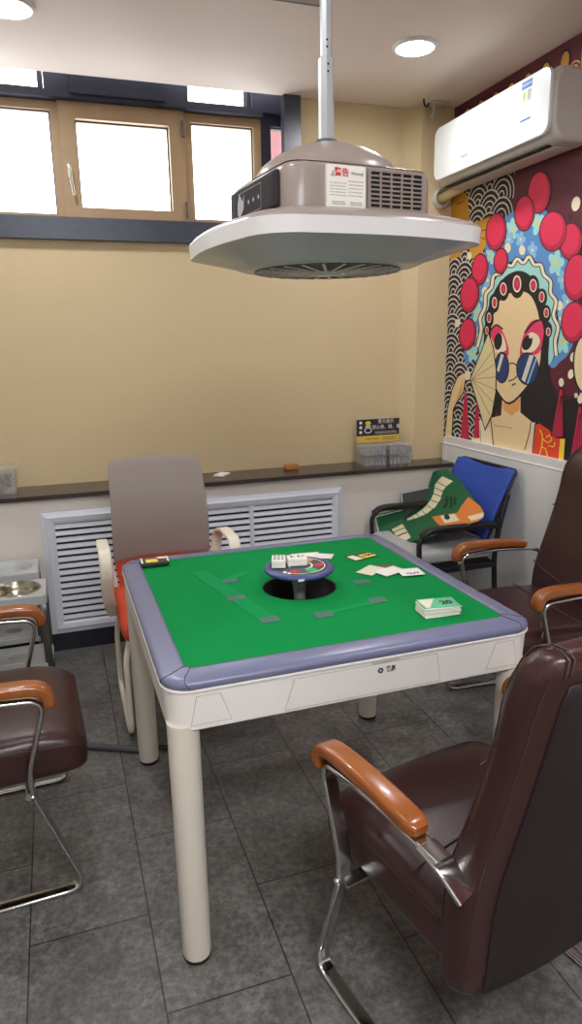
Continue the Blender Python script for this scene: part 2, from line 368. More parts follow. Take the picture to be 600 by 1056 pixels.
t = MB().tube(crom([(0, 0, 0), (0, 0, -.012), (.008, 0, -.03), (.022, 0, -.033), (.03, 0, -.018)], 6), .005, 8).build('ceiling_hook', 'black')
p = onz(437, 102, ZC); t.location = p; tag(t, 'small black hook screwed into the ceiling near the pillar', 'hook')
# ---------------------------------------------------------------- air conditioner on the right wall
ac = thing('air_conditioner', 'white split air conditioner mounted high on the mural wall', 'air conditioner', (XR, 1.13, 2.285))
def acp(x, z): return (x, z)
prof = fillet([(0, .012, 0), (0, .285, 0), (-.17, .285, 0), (-.205, .25, 0), (-.205, .055, 0), (-.17, .0, 0), (-.02, .0, 0), (0, .012, 0)], .045, 5)
hl = .462
rings = []
for y, k in ((-hl, .86), (-hl+.004, .92), (-hl+.012, .97), (-hl+.03, 1), (hl-.03, 1), (hl-.012, .97), (hl-.004, .92), (hl, .86)):
    rings.append([V((-.1+(p.x+.1)*k if p.x < -.1 else p.x, y, .143+(p.y-.143)*k)) for p in prof[:-1]])
MB().loft(rings, 0, True).build('casing', 'ac_grey', ac)
pp = [V((0, p.x, p.y)) for p in rsq(hl-.012, .126, .045, 0, 6)]
fp = MB(); rr = []
for d, k in ((0, 1), (-.006, 1), (-.012, .992), (-.014, .97)):
    rr.append([V((-.2035+d, p.y*(1-(1-k)*.25), .156+p.z*k)) for p in pp])
fp.loft(rr, 0, True).build('front_panel', 'ac_panel', ac)
fl = MB().box((-.175, -hl+.07, -.0035), (-.148, hl-.05, .002)); fl.build('air_outlet', 'black', ac)
MB().rbox((-.14, -hl+.06, -.008), (-.05, hl-.04, .001), .004, 4).build('louvre_flap', 'ac_grey', ac)
st = MB(); X = V((0, -1, 0)); 
def stk(y0, z0, y1, z1, mi, d): st.poly([(-.2178-d, y0, z0), (-.2178-d, y1, z0), (-.2178-d, y1, z1), (-.2178-d, y0, z1)], mi)
yc = -.30
stk(yc+.034, .115, yc-.034, .268, 0, 0); stk(yc+.034, .238, yc-.034, .268, 1, .0003); stk(yc+.034, .115, yc-.034, .123, 1, .0003)
stk(yc+.026, .19, yc+.004, .228, 2, .0003); stk(yc-.004, .19, yc-.03, .232, 3, .0003); stk(yc+.03, .165, yc-.03, .167, 3, .0003); stk(yc+.02, .2, yc+.012, .222, 4, .0005)
so = st.build('energy_sticker', ['paper', 'ink_blue', 'paper_yellow', 'ink_light', 'green'], ac); lab(so, 'blue and white energy label')
text('中国能效标识', .0105, 'white', (-.2184, yc, .253), (0, -1, 0), (0, 0, 1), so)
bd = MB().rbox((-.2185, .13, .085), (-.2170, .19, .098), .0007, 2).build('badge', 'ink_light', ac)
# ---------------------------------------------------------------- items on the ledge
ZL = .8145
t = thing('acrylic_sign', 'black and yellow notice sign standing on the ledge behind clear boxes', 'sign', (1.125, 1.775, ZL), 0)
MB().box((-.142, 0, 0), (.142, .004, .262)).build('sign_sheet', 'acrylic', t)
s = MB().box((-.137, -.0015, .158), (.137, 0, .254)).box((-.137, -.0015, .118), (.137, 0, .158), 1)
for k in range(3):
    s.poly([(-.112+.01*math.cos(a*PI/6), -.0022, .236-.028*k+.009*math.sin(a*PI/6)) for a in range(12)], 2)
s.poly([(-.065+.018*math.cos(a*PI/8), -.0022, .232+.012*math.sin(a*PI/8)) for a in range(16)], 3)
s.poly([(-.085, -.0022, .21), (-.045, -.0022, .21), (-.05, -.0022, .218), (-.08, -.0022, .218)], 2)
s.poly([(-.065+.024*math.cos(a*PI/8), -.0023, .19+.018*math.sin(a*PI/8)) for a in range(16)], 2)
s.poly([(-.065+.018*math.cos(a*PI/8), -.0025, .19+.012*math.sin(a*PI/8)) for a in range(16)], 4)
strip_text(s, (-.02, -.0024, .183), (1, 0, 0), (0, 0, 1), .15, .018, 2, 2); strip_text(s, (-.08, -.0024, .146), (1, 0, 0), (0, 0, 1), .09, .014, 1, 4); strip_text(s, (.03, -.0024, .15), (1, 0, 0), (0, 0, 1), .09, .022, 2, 4)
so = s.build('printed_panel', [mat('sign_black', (44, 38, 36), .5), mat('sign_yellow', (226, 190, 84), .5), 'white', 'paper_yellow', 'sign_ink' if 'sign_ink' in M else 'ink'], t)
text('警方提示', .026, 'white', (.05, -.0022, .237), (1, 0, 0), (0, 0, 1), so)
text('禁止黄、赌、毒', .026, 'white', (.052, -.0022, .205), (1, 0, 0), (0, 0, 1), so)
def acrylic_box(x, z, label):
    t = thing('clear_drawer_box', label, 'box', (x, 1.70, z), 0, 'clear boxes below the notice sign')
    b = MB(); w, d, h, k = .072, .05, .05, .002
    b.box((-w, -d, 0), (w, d, k)).box((-w, -d, k), (-w+k, d, h)).box((w-k, -d, k), (w, d, h)).box((-w, -d, k), (w, -d+k, h)).box((-w, d-k, k), (w, d, h))
    b.build('tray', 'acrylic', t)
    MB().rbox((-w-.003, -d-.003, h), (w+.003, d+.003, h+.008), .003, 4).build('lid', 'acrylic', t)
    c = MB()
    for i in range(6): c.box((-w+.012+.022*i, -d+.006, k), (-w+.024+.022*i, d-.01, .026+.006*(i % 3)))
    c.build('contents', 'ink_light', t)
for x, nx in ((1.05, 'left'), (1.212, 'right')):
    acrylic_box(x, ZL, 'lower %s clear plastic box below the notice sign' % nx); acrylic_box(x, ZL+.0585, 'upper %s clear plastic box below the notice sign' % nx)
t = thing('plastic_tub', 'clear plastic tub of grey-green bits at the left end of the ledge', 'box', (-.965, 1.715, ZL))
b = MB(); b.loft([rsq(.09, .055, .01, 0), rsq(.1, .065, .012, .125)], 0, True, True, False).loft([rsq(.097, .062, .012, .125), rsq(.088, .053, .01, .002)], 0, True, False, True)
b.loft([rsq(.108, .072, .012, .125), rsq(.108, .072, .012, .131), rsq(.097, .062, .012, .131)], 0, False, False, False); b.build('tub', 'acrylic', t)
c = MB()
for i in range(90):
    a = V((random.uniform(-.07, .07), random.uniform(-.036, .036), random.uniform(.008, .085))); d = V((random.uniform(-.012, .012), random.uniform(-.008, .008), random.uniform(.01, .022)))
    c.tube([a, a+d], .004, 5)
o = c.build('packets', 'bag', t); o['kind'] = 'stuff'
o = MB().rbox((-.03, -.045, 0), (.03, .045, .012), .003, 5).build('white_remote', 'white'); o.location = (.165, 1.715, ZL); o.rotation_euler.z = -.7; tag(o, 'small flat white box lying on the ledge beside the grey chair', 'box')
w = thing('wooden_block', 'small brown wooden block lying on the ledge', 'block', (.572, 1.745, ZL), -.15)
MB().rbox((-.04, -.028, 0), (.04, .028, .024), .004, 5).build('base', 'wood_block', w); MB().rbox((-.036, -.024, .0245), (.036, .024, .03), .002, 4).build('lid', 'wood_block', w)
# ---------------------------------------------------------------- mahjong table
TZ = .774
tb = thing('mahjong_table', 'square white mahjong table with green felt top and blue-grey rim', 'table', (0, 0, 0), .002)
b = MB()
b.loft([rsq(h, h, r, z, 12) for h, r, z in ((.484, .062, .651), (.488, .064, .7455))], 0, True, False, False)
b.loft([rsq(h, h, r, z, 12) for h, r, z in ((.488, .064, .7455), (.4925, .067, .7465))], 0, False, False, False).loft([rsq(h, h, r, z, 12) for h, r, z in ((.4925, .067, .7465), (.4925, .067, .7505))], 0, True, False, False)
b.loft([rsq(h, h, r, z, 12) for h, r, z in ((.40, .05, .651), (.476, .058, .647), (.482, .061, .6485), (.484, .062, .651))], 0, False, True, False)
b.loft([rsq(h, h, r, z, 12) for h, r, z in ((.4925, .067, .7505), (.491, .067, .7515), (.45, .04, .7515))], 0, False, False, False)
b.build('apron', 'shell', tb)
RP = [(.489, .066, .7515), (.4915, .067, .755), (.492, .067, .762), (.4905, .066, .768), (.483, .060, .7725), (.47, .052, .7755), (.44, .033, .7795), (.4315, .027, .779), (.4305, .0265, .7735)]
MB().loft([rsq(h, h, r, z, 10) for h, r, z in RP], 0, True, False, False).build('rim', 'rim', tb)
for k in range(4):
    sm = MB()
    for sg in (-1, 1):
        path = []
        for i, (h, r, z) in enumerate(RP[:8]):
            p = rsq(h, h, r, z, 10)[k*11:k*11+11]; f = 5+sg*(4.6-i*.45); a = int(f); q = p[a].lerp(p[min(a+1, 10)], f-a); path.append(q+V((0, 0, .0002)))
        sm.tube(path, .0012, 6)
    sm.build('corner_seam', 'seam_dark', tb)
# felt with a round well
n = 96; cir = []; sq = []
for i in range(n):
    a = 2*PI*i/n; c, s = math.cos(a), math.sin(a); k = .4315/max(abs(c), abs(s))
    cir.append(V((.113*c, .113*s, TZ))); sq.append(V((k*c, k*s, TZ)))
for s_ in (1, 3, 5, 7): pass
f = MB().loft([sq, [p*.5+q*.5 for p, q in zip(sq, cir)], cir], 0, False, False, False); f.build('felt', 'felt', tb)
MB().loft([[V((x*.4315, y*.4315, z)) for x, y in ((-1, -1), (1, -1), (1, 1), (-1, 1))] for z in (TZ+.0004, TZ+.0012)], 0, False, False, False).build('felt_edge', 'seam_dark', tb)
MB().lathe((0, 0, 0), [(.1135, TZ+.001), (.112, TZ+.0015), (.109, TZ-.004), (.107, .70), (.0001, .70)], 64, cap=False).build('well', 'well', tb)
def fquad(name, pts, mk, z=TZ+.0008):
    return MB().prism([(x, y, z-.0006) for x, y in pts], (0, 0, .0008), 0).build(name, mk, tb)
def rect(cx, cy, w, h, a=0):
    c, s = math.cos(a), math.sin(a); return [(cx+c*x-s*y, cy+s*x+c*y) for x, y in ((-w, -h), (w, -h), (w, h), (-w, h))]
for cx, cy, w, h, a in ((-.185, .13, .024, .016, 0), (-.206, -.023, .027, .018, 0), (-.163, -.217, .026, .018, 0), (-.013, -.236, .026, .02, 0), (.17, -.192, .026, .02, 0), (.196, -.032, .026, .018, 0)):
    fquad('slot_patch', rect(cx, cy, w, h, a), 'slot_grey', TZ+.0014)
for pts in ([(-.285, .255), (-.235, .265), (-.137, -.215), (-.187, -.225)], [(-.04, -.245), (-.02, -.222), (.2, -.178), (.16, -.212)], [(-.21, .146), (-.16, .146), (-.10, .19), (-.15, .2)]):
    fquad('discard_slot', pts, 'felt_light')
# legs
for sx, sy in ((-1, -1), (1, -1), (1, 1), (-1, 1)):
    top = V((sx*.4475, sy*.4475, .66)); bot = V((sx*.446, sy*.446, .012)); L = MB()
    d = (bot-top).normalized(); X = d.orthogonal().normalized(); Y = d.cross(X)
    def ring(t, r): p = top.lerp(bot, t); return [p+(X*math.cos(2*PI*i/28)+Y*math.sin(2*PI*i/28))*r for i in range(28)]
    lg = L.loft([ring(0, .0375), ring(.02, .0375), ring(.985, .036), ring(1, .034)]).build('leg', 'leg_white', tb)
    MB().lathe((sx*.446, sy*.446, 0), [(.03, 0), (.034, .003), (.034, .013)], 24).build('foot_pad', 'rubber', lg)
# apron details: drawer on each side, corner panels, handle slots
for k in range(4):
    R = Matrix.Rotation(k*PI/2, 4, 'Z')
    def face(x, z, d=0.):
        y = -(.484+.004*(z-.651)/.0945)-d
        return R @ V((x, y, z))
    def panel(pts, name, mk='shell', g=.0012):
        MB().prism([face(x, z, .0003) for x, z in pts], R @ V((0, -.0004, 0)), 0).build('panel_seam', 'shell_line', tb)
        cx = sum(p[0] for p in pts)/len(pts); cz = sum(p[1] for p in pts)/len(pts)
        q = [(x-math.copysign(g, x-cx), z-math.copysign(g, z-cz)) for x, z in pts]
        return MB().prism([face(x, z, .0002) for x, z in q], R @ V((0, -.0009, 0)), 0).build(name, mk, tb)
    dr = panel([(-.212, .656), (.205, .656), (.192, .7355), (-.188, .7355)], 'drawer')
    panel([(-.42, .735), (-.435, .662), (-.34, .662), (-.365, .735)], 'corner_panel'); panel([(.42, .735), (.435, .662), (.34, .662), (.365, .735)], 'corner_panel')
    hs = MB().prism([face(x, z, .0012) for x, z in ((.01, .739), (.085, .739), (.083, .748), (.012, .748))], R @ V((0, -.002, 0)), 0).build('drawer_pull', 'ac_grey', tb)
    if k == 0:
        lg = MB(); 
        for i in range(6):
            a = i*PI/3; c = (.035+.0052*math.cos(a), .7165+.0052*math.sin(a))
            lg.prism([face(c[0]+.0028*math.cos(j*PI/5), c[1]+.0028*math.sin(j*PI/5), .0014) for j in range(10)], (0, -.0005, 0), 0)
        lo = lg.build('logo', 'ink', dr)
        text('雀友', .0135, 'ink', face(.063, .7185, .0017), (1, 0, 0), (0, .07, 1), dr, bold=.0004)
        text('QUE YOU', .0042, 'ink', face(.062, .7105, .0017), (1, 0, 0), (0, .07, 1), dr)
MB().box((-.252, -.47, .6445), (-.222, -.44, .6525)).build('usb_port', 'black', tb)
# dice disc on its post
cd_ = MB().lathe((0, 0, 0), [(.017, .70), (.018, .765), (.023, .79), (.026, .812), (.045, .82)], 32, cap=False).build('disc_post', 'grey_post', tb)
disc = MB().lathe((0, 0, 0), [(.04, 0.8190), (.085, 0.8220), (.104, 0.8280), (.108, 0.8340), (.106, 0.8390), (.096, 0.8420), (.088, 0.8415)], 56, cap=False).build('control_disc', 'disc_rim', tb)
MB().lathe((0, 0, 0), [(.0885, 0.8410), (.0001, 0.8422)], 56, cap=False).build('disc_face', 'disc_top', disc)
rg = MB()
def arcring(r0, r1, a0, a1, z, n=20):
    for i in range(n):
        a = a0+(a1-a0)*i/n; bb = a0+(a1-a0)*(i+1)/n
        rg.poly([(r*math.cos(t), r*math.sin(t), z) for r, t in ((r0, a), (r1, a), (r1, bb), (r0, bb))])
arcring(.076, .079, -2.6, 1.3, 0.8427, 40); arcring(.036, .042, -1.4, 1.2, 0.8427); arcring(.03, .034, 1.3, 3.4, 0.8427)
rg.build('ring_mark', 'white', disc)
for a, r, mk, w in ((-.25, .062, 'red', .016), (-1.2, .058, 'green', .018), (-2.15, .062, 'red', .014), (.75, .062, 'amber', .014), (-2.5, .075, 'white', .006), (-2.3, .078, 'white', .005), (1.9, .055, 'amber', .012)):
    q = MB().lathe((r*math.cos(a), r*math.sin(a), 0), [(w, 0.8415), (w*.95, 0.8435), (w*.5, 0.8445), (.0001, 0.8445)], 20, cap=False).build('button', mk, disc)
MB().box((-.04, -.1058, 0.8295), (-.022, -.1025, 0.8350)).build('arrow_mark', 'white', disc)
# tiles on the disc
def tile(p, rz, label, face):
    t = thing('mahjong_tile', label, 'tile', p, rz)
    MB().rbox((-.021, -.03, .0), (.021, .03, .012), .003, 5).build('tile_back', 'white', t)
    MB().rbox((-.021, -.03, .0095), (.021, .03, .026), .003, 5).build('tile_body', 'tile_body', t)
    mb = MB()
    if face == 0:
        for i in range(3):
            for j in range(3): mb.poly([(-.0115+i*.0115+.0046*math.cos(k*PI/5), -.018+j*.018+.0062*math.sin(k*PI/5), .0263) for k in range(10)], 0)
    else:
        for x0, y0, x1, y1 in ((-.012, .016, .012, .019), (-.010, .008, -.006, .022), (.005, .008, .009, .022), (-.012, -.006, .012, -.002), (-.01, -.022, -.006, -.008), (.003, -.022, .012, -.018), (.004, -.014, .011, -.01)):
            mb.poly([(x0, y0, .0263), (x1, y0, .0263), (x1, y1, .0263), (x0, y1, .0263)], 0)
    mb.build('engraving', 'ink_grey' if face == 0 else 'ink', t)
tile((-.058, .022, 0.8428), -.32, 'white tile with grey dots on the table disc, the left of two', 0)
tile((-.003, .012, 0.8428), 1.35, 'white tile with dark strokes on the table disc, the right of two', 1)
# cards and paper on the felt
ZF = TZ+.0016
def card(name, c, w, h, rz, mk, label, cat, z=ZF, tilt=0):
    t = thing(name, label, cat, (c[0], c[1], z), rz)
    MB().rbox((-w, -h, 0), (w, h, .0012), .0006, 3).build('card_sheet', mk, t); return t
t = card('score_card', (.303, .212), .05, .034, .28, 'card_dark', 'dark and yellow card printed 100 on the far right of the felt', 'card')
m_ = MB().poly([(-.048, -.03, .0014), (-.012, -.03, .0014), (-.02, .022, .0014), (-.048, .02, .0014)], 0).poly([(-.004, -.028, .0014), (.047, -.028, .0014), (.047, .012, .0014), (-.004, .012, .0014)], 1)
m_.build('print', ['paper_cream', 'paper_yellow'], t); text('100', .03, 'ink', (.021, -.008, .0015), (1, 0, 0), (0, 1, 0), t, bold=.001)
t = card('plain_card', (.318, .062), .042, .03, -.25, 'paper_brown', 'red-brown card half under the cream and white cards on the felt', 'card')
t = card('plain_card', (.266, .055), .046, .03, .62, 'paper_cream', 'cream blank card at the left of the loose row on the felt', 'card', ZF+.0015)
t = card('plain_card', (.318, .02), .047, .03, .35, 'paper', 'white blank card between the cream card and the lettered card', 'card', ZF+.003)
t = card('lettered_card', (.372, -.016), .038, .034, -.12, 'paper', 'white card printed CUT at the right end of the loose row', 'card', ZF+.0045)
text('CUT', .022, 'ink_purple', (.002, -.017, .0014), (1, 0, 0), (0, 1, 0), t, bold=.0008)
t = card('plain_card', (.128, .29), .05, .03, -.1, 'paper', 'white card lying behind the dice disc, the left of two', 'card')
t = card('plain_card', (.168, .264), .047, .028, -.55, 'paper', 'white card lying behind the dice disc, the right of two', 'card', ZF+.0015)
t = thing('card_stack', 'thick stack of pale green cards printed 20 near the right corner', 'card stack', (.283, -.335, ZF), -.12)
for k in range(12):
    a = random.uniform(-.05, .05)
    sh = MB().rbox((-.052, -.034, 0), (.052, .034, .0021), .0007, 3).build('card_sheet', 'paper' if k < 11 else 'paper_green', t)
    sh.location = (random.uniform(-.002, .002), random.uniform(-.002, .002), k*.0023); sh.rotation_euler.z = a
text('20', .034, 'ink', (.022, -.004, 12*.0023+.0004), (1, 0, 0), (0, 1, 0), t, bold=.0012)
MB().poly([(-.046, -.03, 12*.0023+.0003), (-.036, -.03, 12*.0023+.0003), (.0, .03, 12*.0023+.0003), (-.048, .03, 12*.0023+.0003)]).build('print', 'paper_cream', t)
t = thing('card_box', 'small black box with a yellow label on the back left table corner', 'box', (-.385, .392, ZF+.003), -.03)
MB().rbox((-.047, -.032, 0), (.047, .032, .013), .003, 4).build('box_body', 'card_dark', t)
MB().poly([(-.03, -.026, .0134), (.01, -.026, .0134), (.008, .01, .0134), (-.03, .01, .0134)], 0).poly([(.016, .008, .0134), (.04, .008, .0134), (.04, .026, .0134), (.005, .026, .0134)], 1).poly([(-.046, -.03, .0134), (-.04, -.03, .0134), (-.04, .028, .0134), (-.046, .028, .0134)], 1).poly([(.041, -.03, .0134), (.046, -.03, .0134), (.046, .03, .0134), (.041, .03, .0134)], 1).build('print', ['paper_yellow', 'paper'], t)
# cable on the floor
def cab(name, pts, r, mk, label):
    o = MB().tube(crom(pts, 8), r, 8).build(name, mk); return tag(o, label, 'cable')
a = onz(60, 766, .013); b_ = onz(92, 769, .013); c_ = onz(143, 773, .013)
cab('floor_cable', [a, b_, c_, c_+(c_-b_)*.35+V((0, .01, 0))], .013, 'dark_board', 'thick dark grey cable running along the floor to the back left table leg')
for k in range(2):
    q = onz(166, 772-3*k, .006)
    cab('thin_wire', [q+V((-.06, .02+.02*k, 0)), q, q+V((.05, -.035+.01*k, 0)), q+V((.14, -.05, 0))], .003, 'black', 'thin black wire curling from the back left leg, %s of two' % ('the nearer' if k == 0 else 'the farther'))
# ---------------------------------------------------------------- extractor hood hung over the table
HX, HY, HZ, HR = .05, -.115, 1.722, .10
hd = thing('smoke_extractor_hood', 'grey square smoke extractor hood hung on a pole above the table', 'extractor hood', (HX, HY, HZ), HR)
S = .308
def sq4(h, bulge, r, z, n=10):
    """rounded square with slightly bowed sides"""
    out = []
    for p in rsq(h, h, r, z, n): out.append(p)
    res = []
    for i in range(len(out)):
        a, b = out[i], out[(i+1) % len(out)]; res.append(a)
        if i % (n+1) == n:
            for j in range(1, 9):
                t = j/9; p = a.lerp(b, t); q = 4*t*(1-t)*bulge
                d = V((0, math.copysign(1, p.y), 0)) if abs(b.x-a.x) > abs(b.y-a.y) else V((math.copysign(1, p.x), 0, 0)); res.append(p+d*q)
    return res
MB().loft([sq4(S-.002, .02, .115, .001), sq4(S, .02, .115, .036)], 0, True, False, False).build('rim_band', 'hood_white', hd)
MB().loft([sq4(S, .02, .115, .036), sq4(S-.003, .02, .115, .042), sq4(S-.012, .02, .112, .048), sq4(S-.04, .018, .12, .060), sq4(S-.075, .015, .10, .066), sq4(S-.10, .01, .085, .074)], 0, True, False, False).build('skirt', 'hood', hd)
B = .197
MB().loft([sq4(B, .006, .045, .064), sq4(B-.002, .006, .045, .158), sq4(B-.006, .006, .043, .167), sq4(B-.014, .005, .04, .1715)], 0, True, False, False).build('body', 'hood', hd)
MB().loft([sq4(B-.010, .005, .04, .172), sq4(B-.025, .005, .04, .177), sq4(B-.05, .005, .05, .181)], 0, True, False, False).build('body_top', 'hood', hd)
MB().lathe((0, 0, 0), [(.182, .172), (.179, .186), (.166, .203), (.145, .219), (.115, .235), (.08, .248), (.05, .257), (.03, .262), (.026, .262)], 56, cap=False).build('dome', 'hood', hd)
MB().lathe((0, 0, 0), [(.030, .256), (.030, .266), (.026, .27), (.0185, .27)], 36, cap=False).build('collar', 'hood_groove', hd)
ph = ZC-HZ
def oct_(r, z): return [V((r*math.cos(PI/8+i*PI/4), r*math.sin(PI/8+i*PI/4), z)) for i in range(8)]
lo = MB().loft([oct_(.0195, .262), oct_(.0195, .452), oct_(.017, .455)], 0, False).build('pole_lower', 'pole', hd)
up = MB().loft([oct_(.0138, .45), oct_(.0178, ph-.012)], 0, False).build('pole_upper', 'pole', hd)
for z, par in ((.42, lo), (.436, lo), (.475, up), (.49, up)):
    x = -.013; r_ = .0180 if par is lo else .0127
    MB().lathe((x*.3, -r_, z), [(.0028, 0), (.0028, -.001)], 10, axis='y').build('pole_hole', 'black', par)
MB().loft([oct_(.035, 0+ph-.02), oct_(.07, ph-.012), oct_(.12, ph-.008), oct_(.12, ph)], 0, False).build('ceiling_plate', 'metal_plate', hd)
# underside: shallow bowl with ring vents
MB().loft([sq4(S-.002, .02, .115, .001), sq4(S-.008, .02, .115, -.001), sq4(S-.03, .02, .12, -.008), sq4((S-.03)*.92, .018, .13, -.016), sq4((S-.03)*.8, .012, .14, -.028), sq4(.215, .004, .17, -.036), sq4(.196, .0, .1959, -.039)], 0, True, False, False).build('underside', 'hood_under', hd)
MB().lathe((0, 0, 0), [(.2, -.0385), (.193, -.041), (.0001, -.044)], 64, cap=False).build('underside_disc', 'hood_under', hd)
for r in (.190, .170, .150, .130, .110, .088, .066):
    z = -.044+.003*r/.19
    MB().lathe((0, 0, 0), [(r, z+.001), (r, z-.003), (r-.007, z-.003), (r-.007, z+.001)], 56, cap=False).build('vent_ring', 'hood_groove', hd)
ub = MB()
for i in range(24):
    a = 2*PI*i/24; c, s = math.cos(a), math.sin(a); q = V((-s, c, 0))*.0035
    ub.prism([V((c*.05, s*.05, -.046))+q, V((c*.19, s*.19, -.0435))+q, V((c*.19, s*.19, -.0435))-q, V((c*.05, s*.05, -.046))-q], (0, 0, -.002))
ub.build('vent_ribs', 'hood_under', hd)
MB().lathe((0, 0, 0), [(.05, -.044), (.045, -.051), (.0001, -.053)], 40, cap=False).build('hub', 'hood_under', hd)
# front face: grille and warning label, left face: control panel
FY = -B-.006
gb = MB().box((.004, FY-.003, .078), (.148, FY+.004, .158)).build('vent_recess', 'hood_hole', hd)
gr = MB(); frame(gr, -.001, .153, .073, .163, .007, FY-.006, FY+.003)
for k in range(1, 8): z = .079+k*.078/8; gr.box((.004, FY-.006, z-.0018), (.15, FY, z+.0018))
for k in range(1, 5): x = .004+k*.0288; gr.box((x-.0025, FY-.0058, .079), (x+.0025, FY, .159))
gr.build('vent_grille', 'hood', hd)
wl = MB().box((-.107, FY-.0045, .074), (-.008, FY+.004, .163))
strip_text(wl, (-.101, FY-.005, .128), (1, 0, 0), (0, 0, 1), .044, .032, 5, 1); strip_text(wl, (-.053, FY-.005, .134), (1, 0, 0), (0, 0, 1), .04, .038, 5, 1); strip_text(wl, (-.095, FY-.005, .088), (1, 0, 0), (0, 0, 1), .035, .009, 2, 2); strip_text(wl, (-.048, FY-.005, .088), (1, 0, 0), (0, 0, 1), .032, .009, 2, 2)
wl.poly([(-.099, FY-.005, .138), (-.086, FY-.005, .138), (-.0925, FY-.005, .153)], 1)
wo = wl.build('warning_label', ['paper', 'ink_light', 'ink'], hd)
text('警告', .019, 'ink_red', (-.070, FY-.005, .147), (1, 0, 0), (0, 0, 1), wo, bold=.0004); text('Warning!', .0085, 'ink', (-.030, FY-.005, .147), (1, 0, 0), (0, 0, 1), wo)
LX = -B-.006
cp = MB().rbox((LX-.004, -.15, .08), (LX+.006, .15, .158), .003, 5); cpo = cp.build('control_panel', 'hood_panel', hd)
c2 = MB(); x = LX-.0045
for a, b2 in (((-.06, .09), (.09, .0912)), ((-.06, .146), (.09, .1472)), ((-.0612, .09), (-.06, .1472))): c2.poly([(x, a[0], a[1]), (x, b2[0], a[1]), (x, b2[0], b2[1]), (x, a[0], b2[1])])
c2.poly([(x, .096, .125), (x, .083, .148), (x, .06, .125), (x, .05, .142), (x, .055, .108), (x, .083, .09), (x, .098, .1)])
for y in (.02, -.012, -.045): c2.poly([(x, y+.005*math.cos(i*PI/5), .118+.005*math.sin(i*PI/5)) for i in range(10)])
c2.build('panel_print', 'ink_light', cpo)
# ---------------------------------------------------------------- leather conference chairs
# local frame: +Y is where the sitter looks, origin on the floor under the seat
def backmap(p):
    """p: (x across, depth from the front face 0..-0.09, height 0..1 along the back)"""
    x, d, t = p
    z = .30+.755*t
    u = (z-.40)/.66
    lean = -.166-.10*u-.05*u*u
    lumb = .02*math.exp(-((u-.22)/.2)**2)+.012*math.exp(-((u-.86)/.1)**2)
    wx = .98+.02*math.sin(PI*min(1, max(0, u)))-.035*max(0, (u-.88)/.12)**2
    curve = .02*(x/.25)**2*(1-.3*u)
    y = lean+lumb*(1 if d > -.045 else .45)+curve+d*(1-.18*t)
    return V((x*wx, y, z-.02*t*d))
def seatmap(p):
    x, y, z = p
    k = (z-.345)/.13
    z += .012*(1-(x/.26)**2)*k-.035*max(0, (y-.12)/.155)**2*k-.01*k*max(0, -y/.25)
    z -= .006*math.cos((y-.02)*40)*k*(abs(y-.02) < .03)
    return V((x*(1-.05*max(0, y)/.25), y, z))
ch = thing('conference_chair', 'brown leather armchair in the right foreground, seen from behind', 'chair', (0, 0, 0))
st = MB().rbox((-.258, -.235, .338), (.258, .278, .475), .042, 14, seatmap).build('seat', 'leather', ch)
for z, ins in ((.378, .0018), (.447, .0030)):
    hx, y1, r = .258+ins-.004, .278+ins-.004, .042
    path = [(-hx, -.15), (-hx, -.05), (-hx, .1)]+[(-hx+r-r*math.cos(i*PI/12), y1-r+r*math.sin(i*PI/12)) for i in range(7)]+[(-.12, y1), (0, y1), (.12, y1)]+[(hx-r+r*math.sin(i*PI/12), y1-r+r*math.cos(i*PI/12)) for i in range(7)]+[(hx, .1), (hx, -.05), (hx, -.15)]
    MB().tube([seatmap(V((x, y, z))) for x, y in path], .0018, 6).build('seat_seam', 'thread', st)
MB().tube([seatmap(V((x/10*.25, -.06+.02*math.cos(x/10*PI/2), .4765))) for x in range(-10, 11)], .0022, 6).build('seat_seam', 'thread', st)
bk = MB().rbox((-.266, -.09, 0), (.266, 0, 1), .042, 16, backmap).build('backrest', 'leather', ch)
MB().rbox((-.222, -.0965, .03), (.222, -.086, .93), .005, 10, backmap).build('back_panel', 'leather_back', bk)
for sx in (-1, 1):
    for d in (-.012, -.078):
        MB().tube([backmap(V((sx*.2538, d, t/20))) for t in range(1, 20)], .0018, 6).build('back_seam', 'thread', bk)
    for q in (.240, .230):
        MB().tube([backmap(V((sx*q, d, t))) for d, t in ((.0015, .80), (.0015, .9), (.0005, .955), (-.008, .99), (-.03, 1.002), (-.06, 1.002), (-.082, .99), (-.0905, .955))], .0018, 6).build('back_seam', 'thread', bk)
for t in (.30, .74):
    MB().tube([backmap(V((x/10*.254, .0008, t+.06*(x/10)**2*(1 if t < .5 else -1)))) for x in range(-10, 11)], .0025, 6).build('back_seam', 'thread', bk)
flat = rprof(.038, .013, .006)
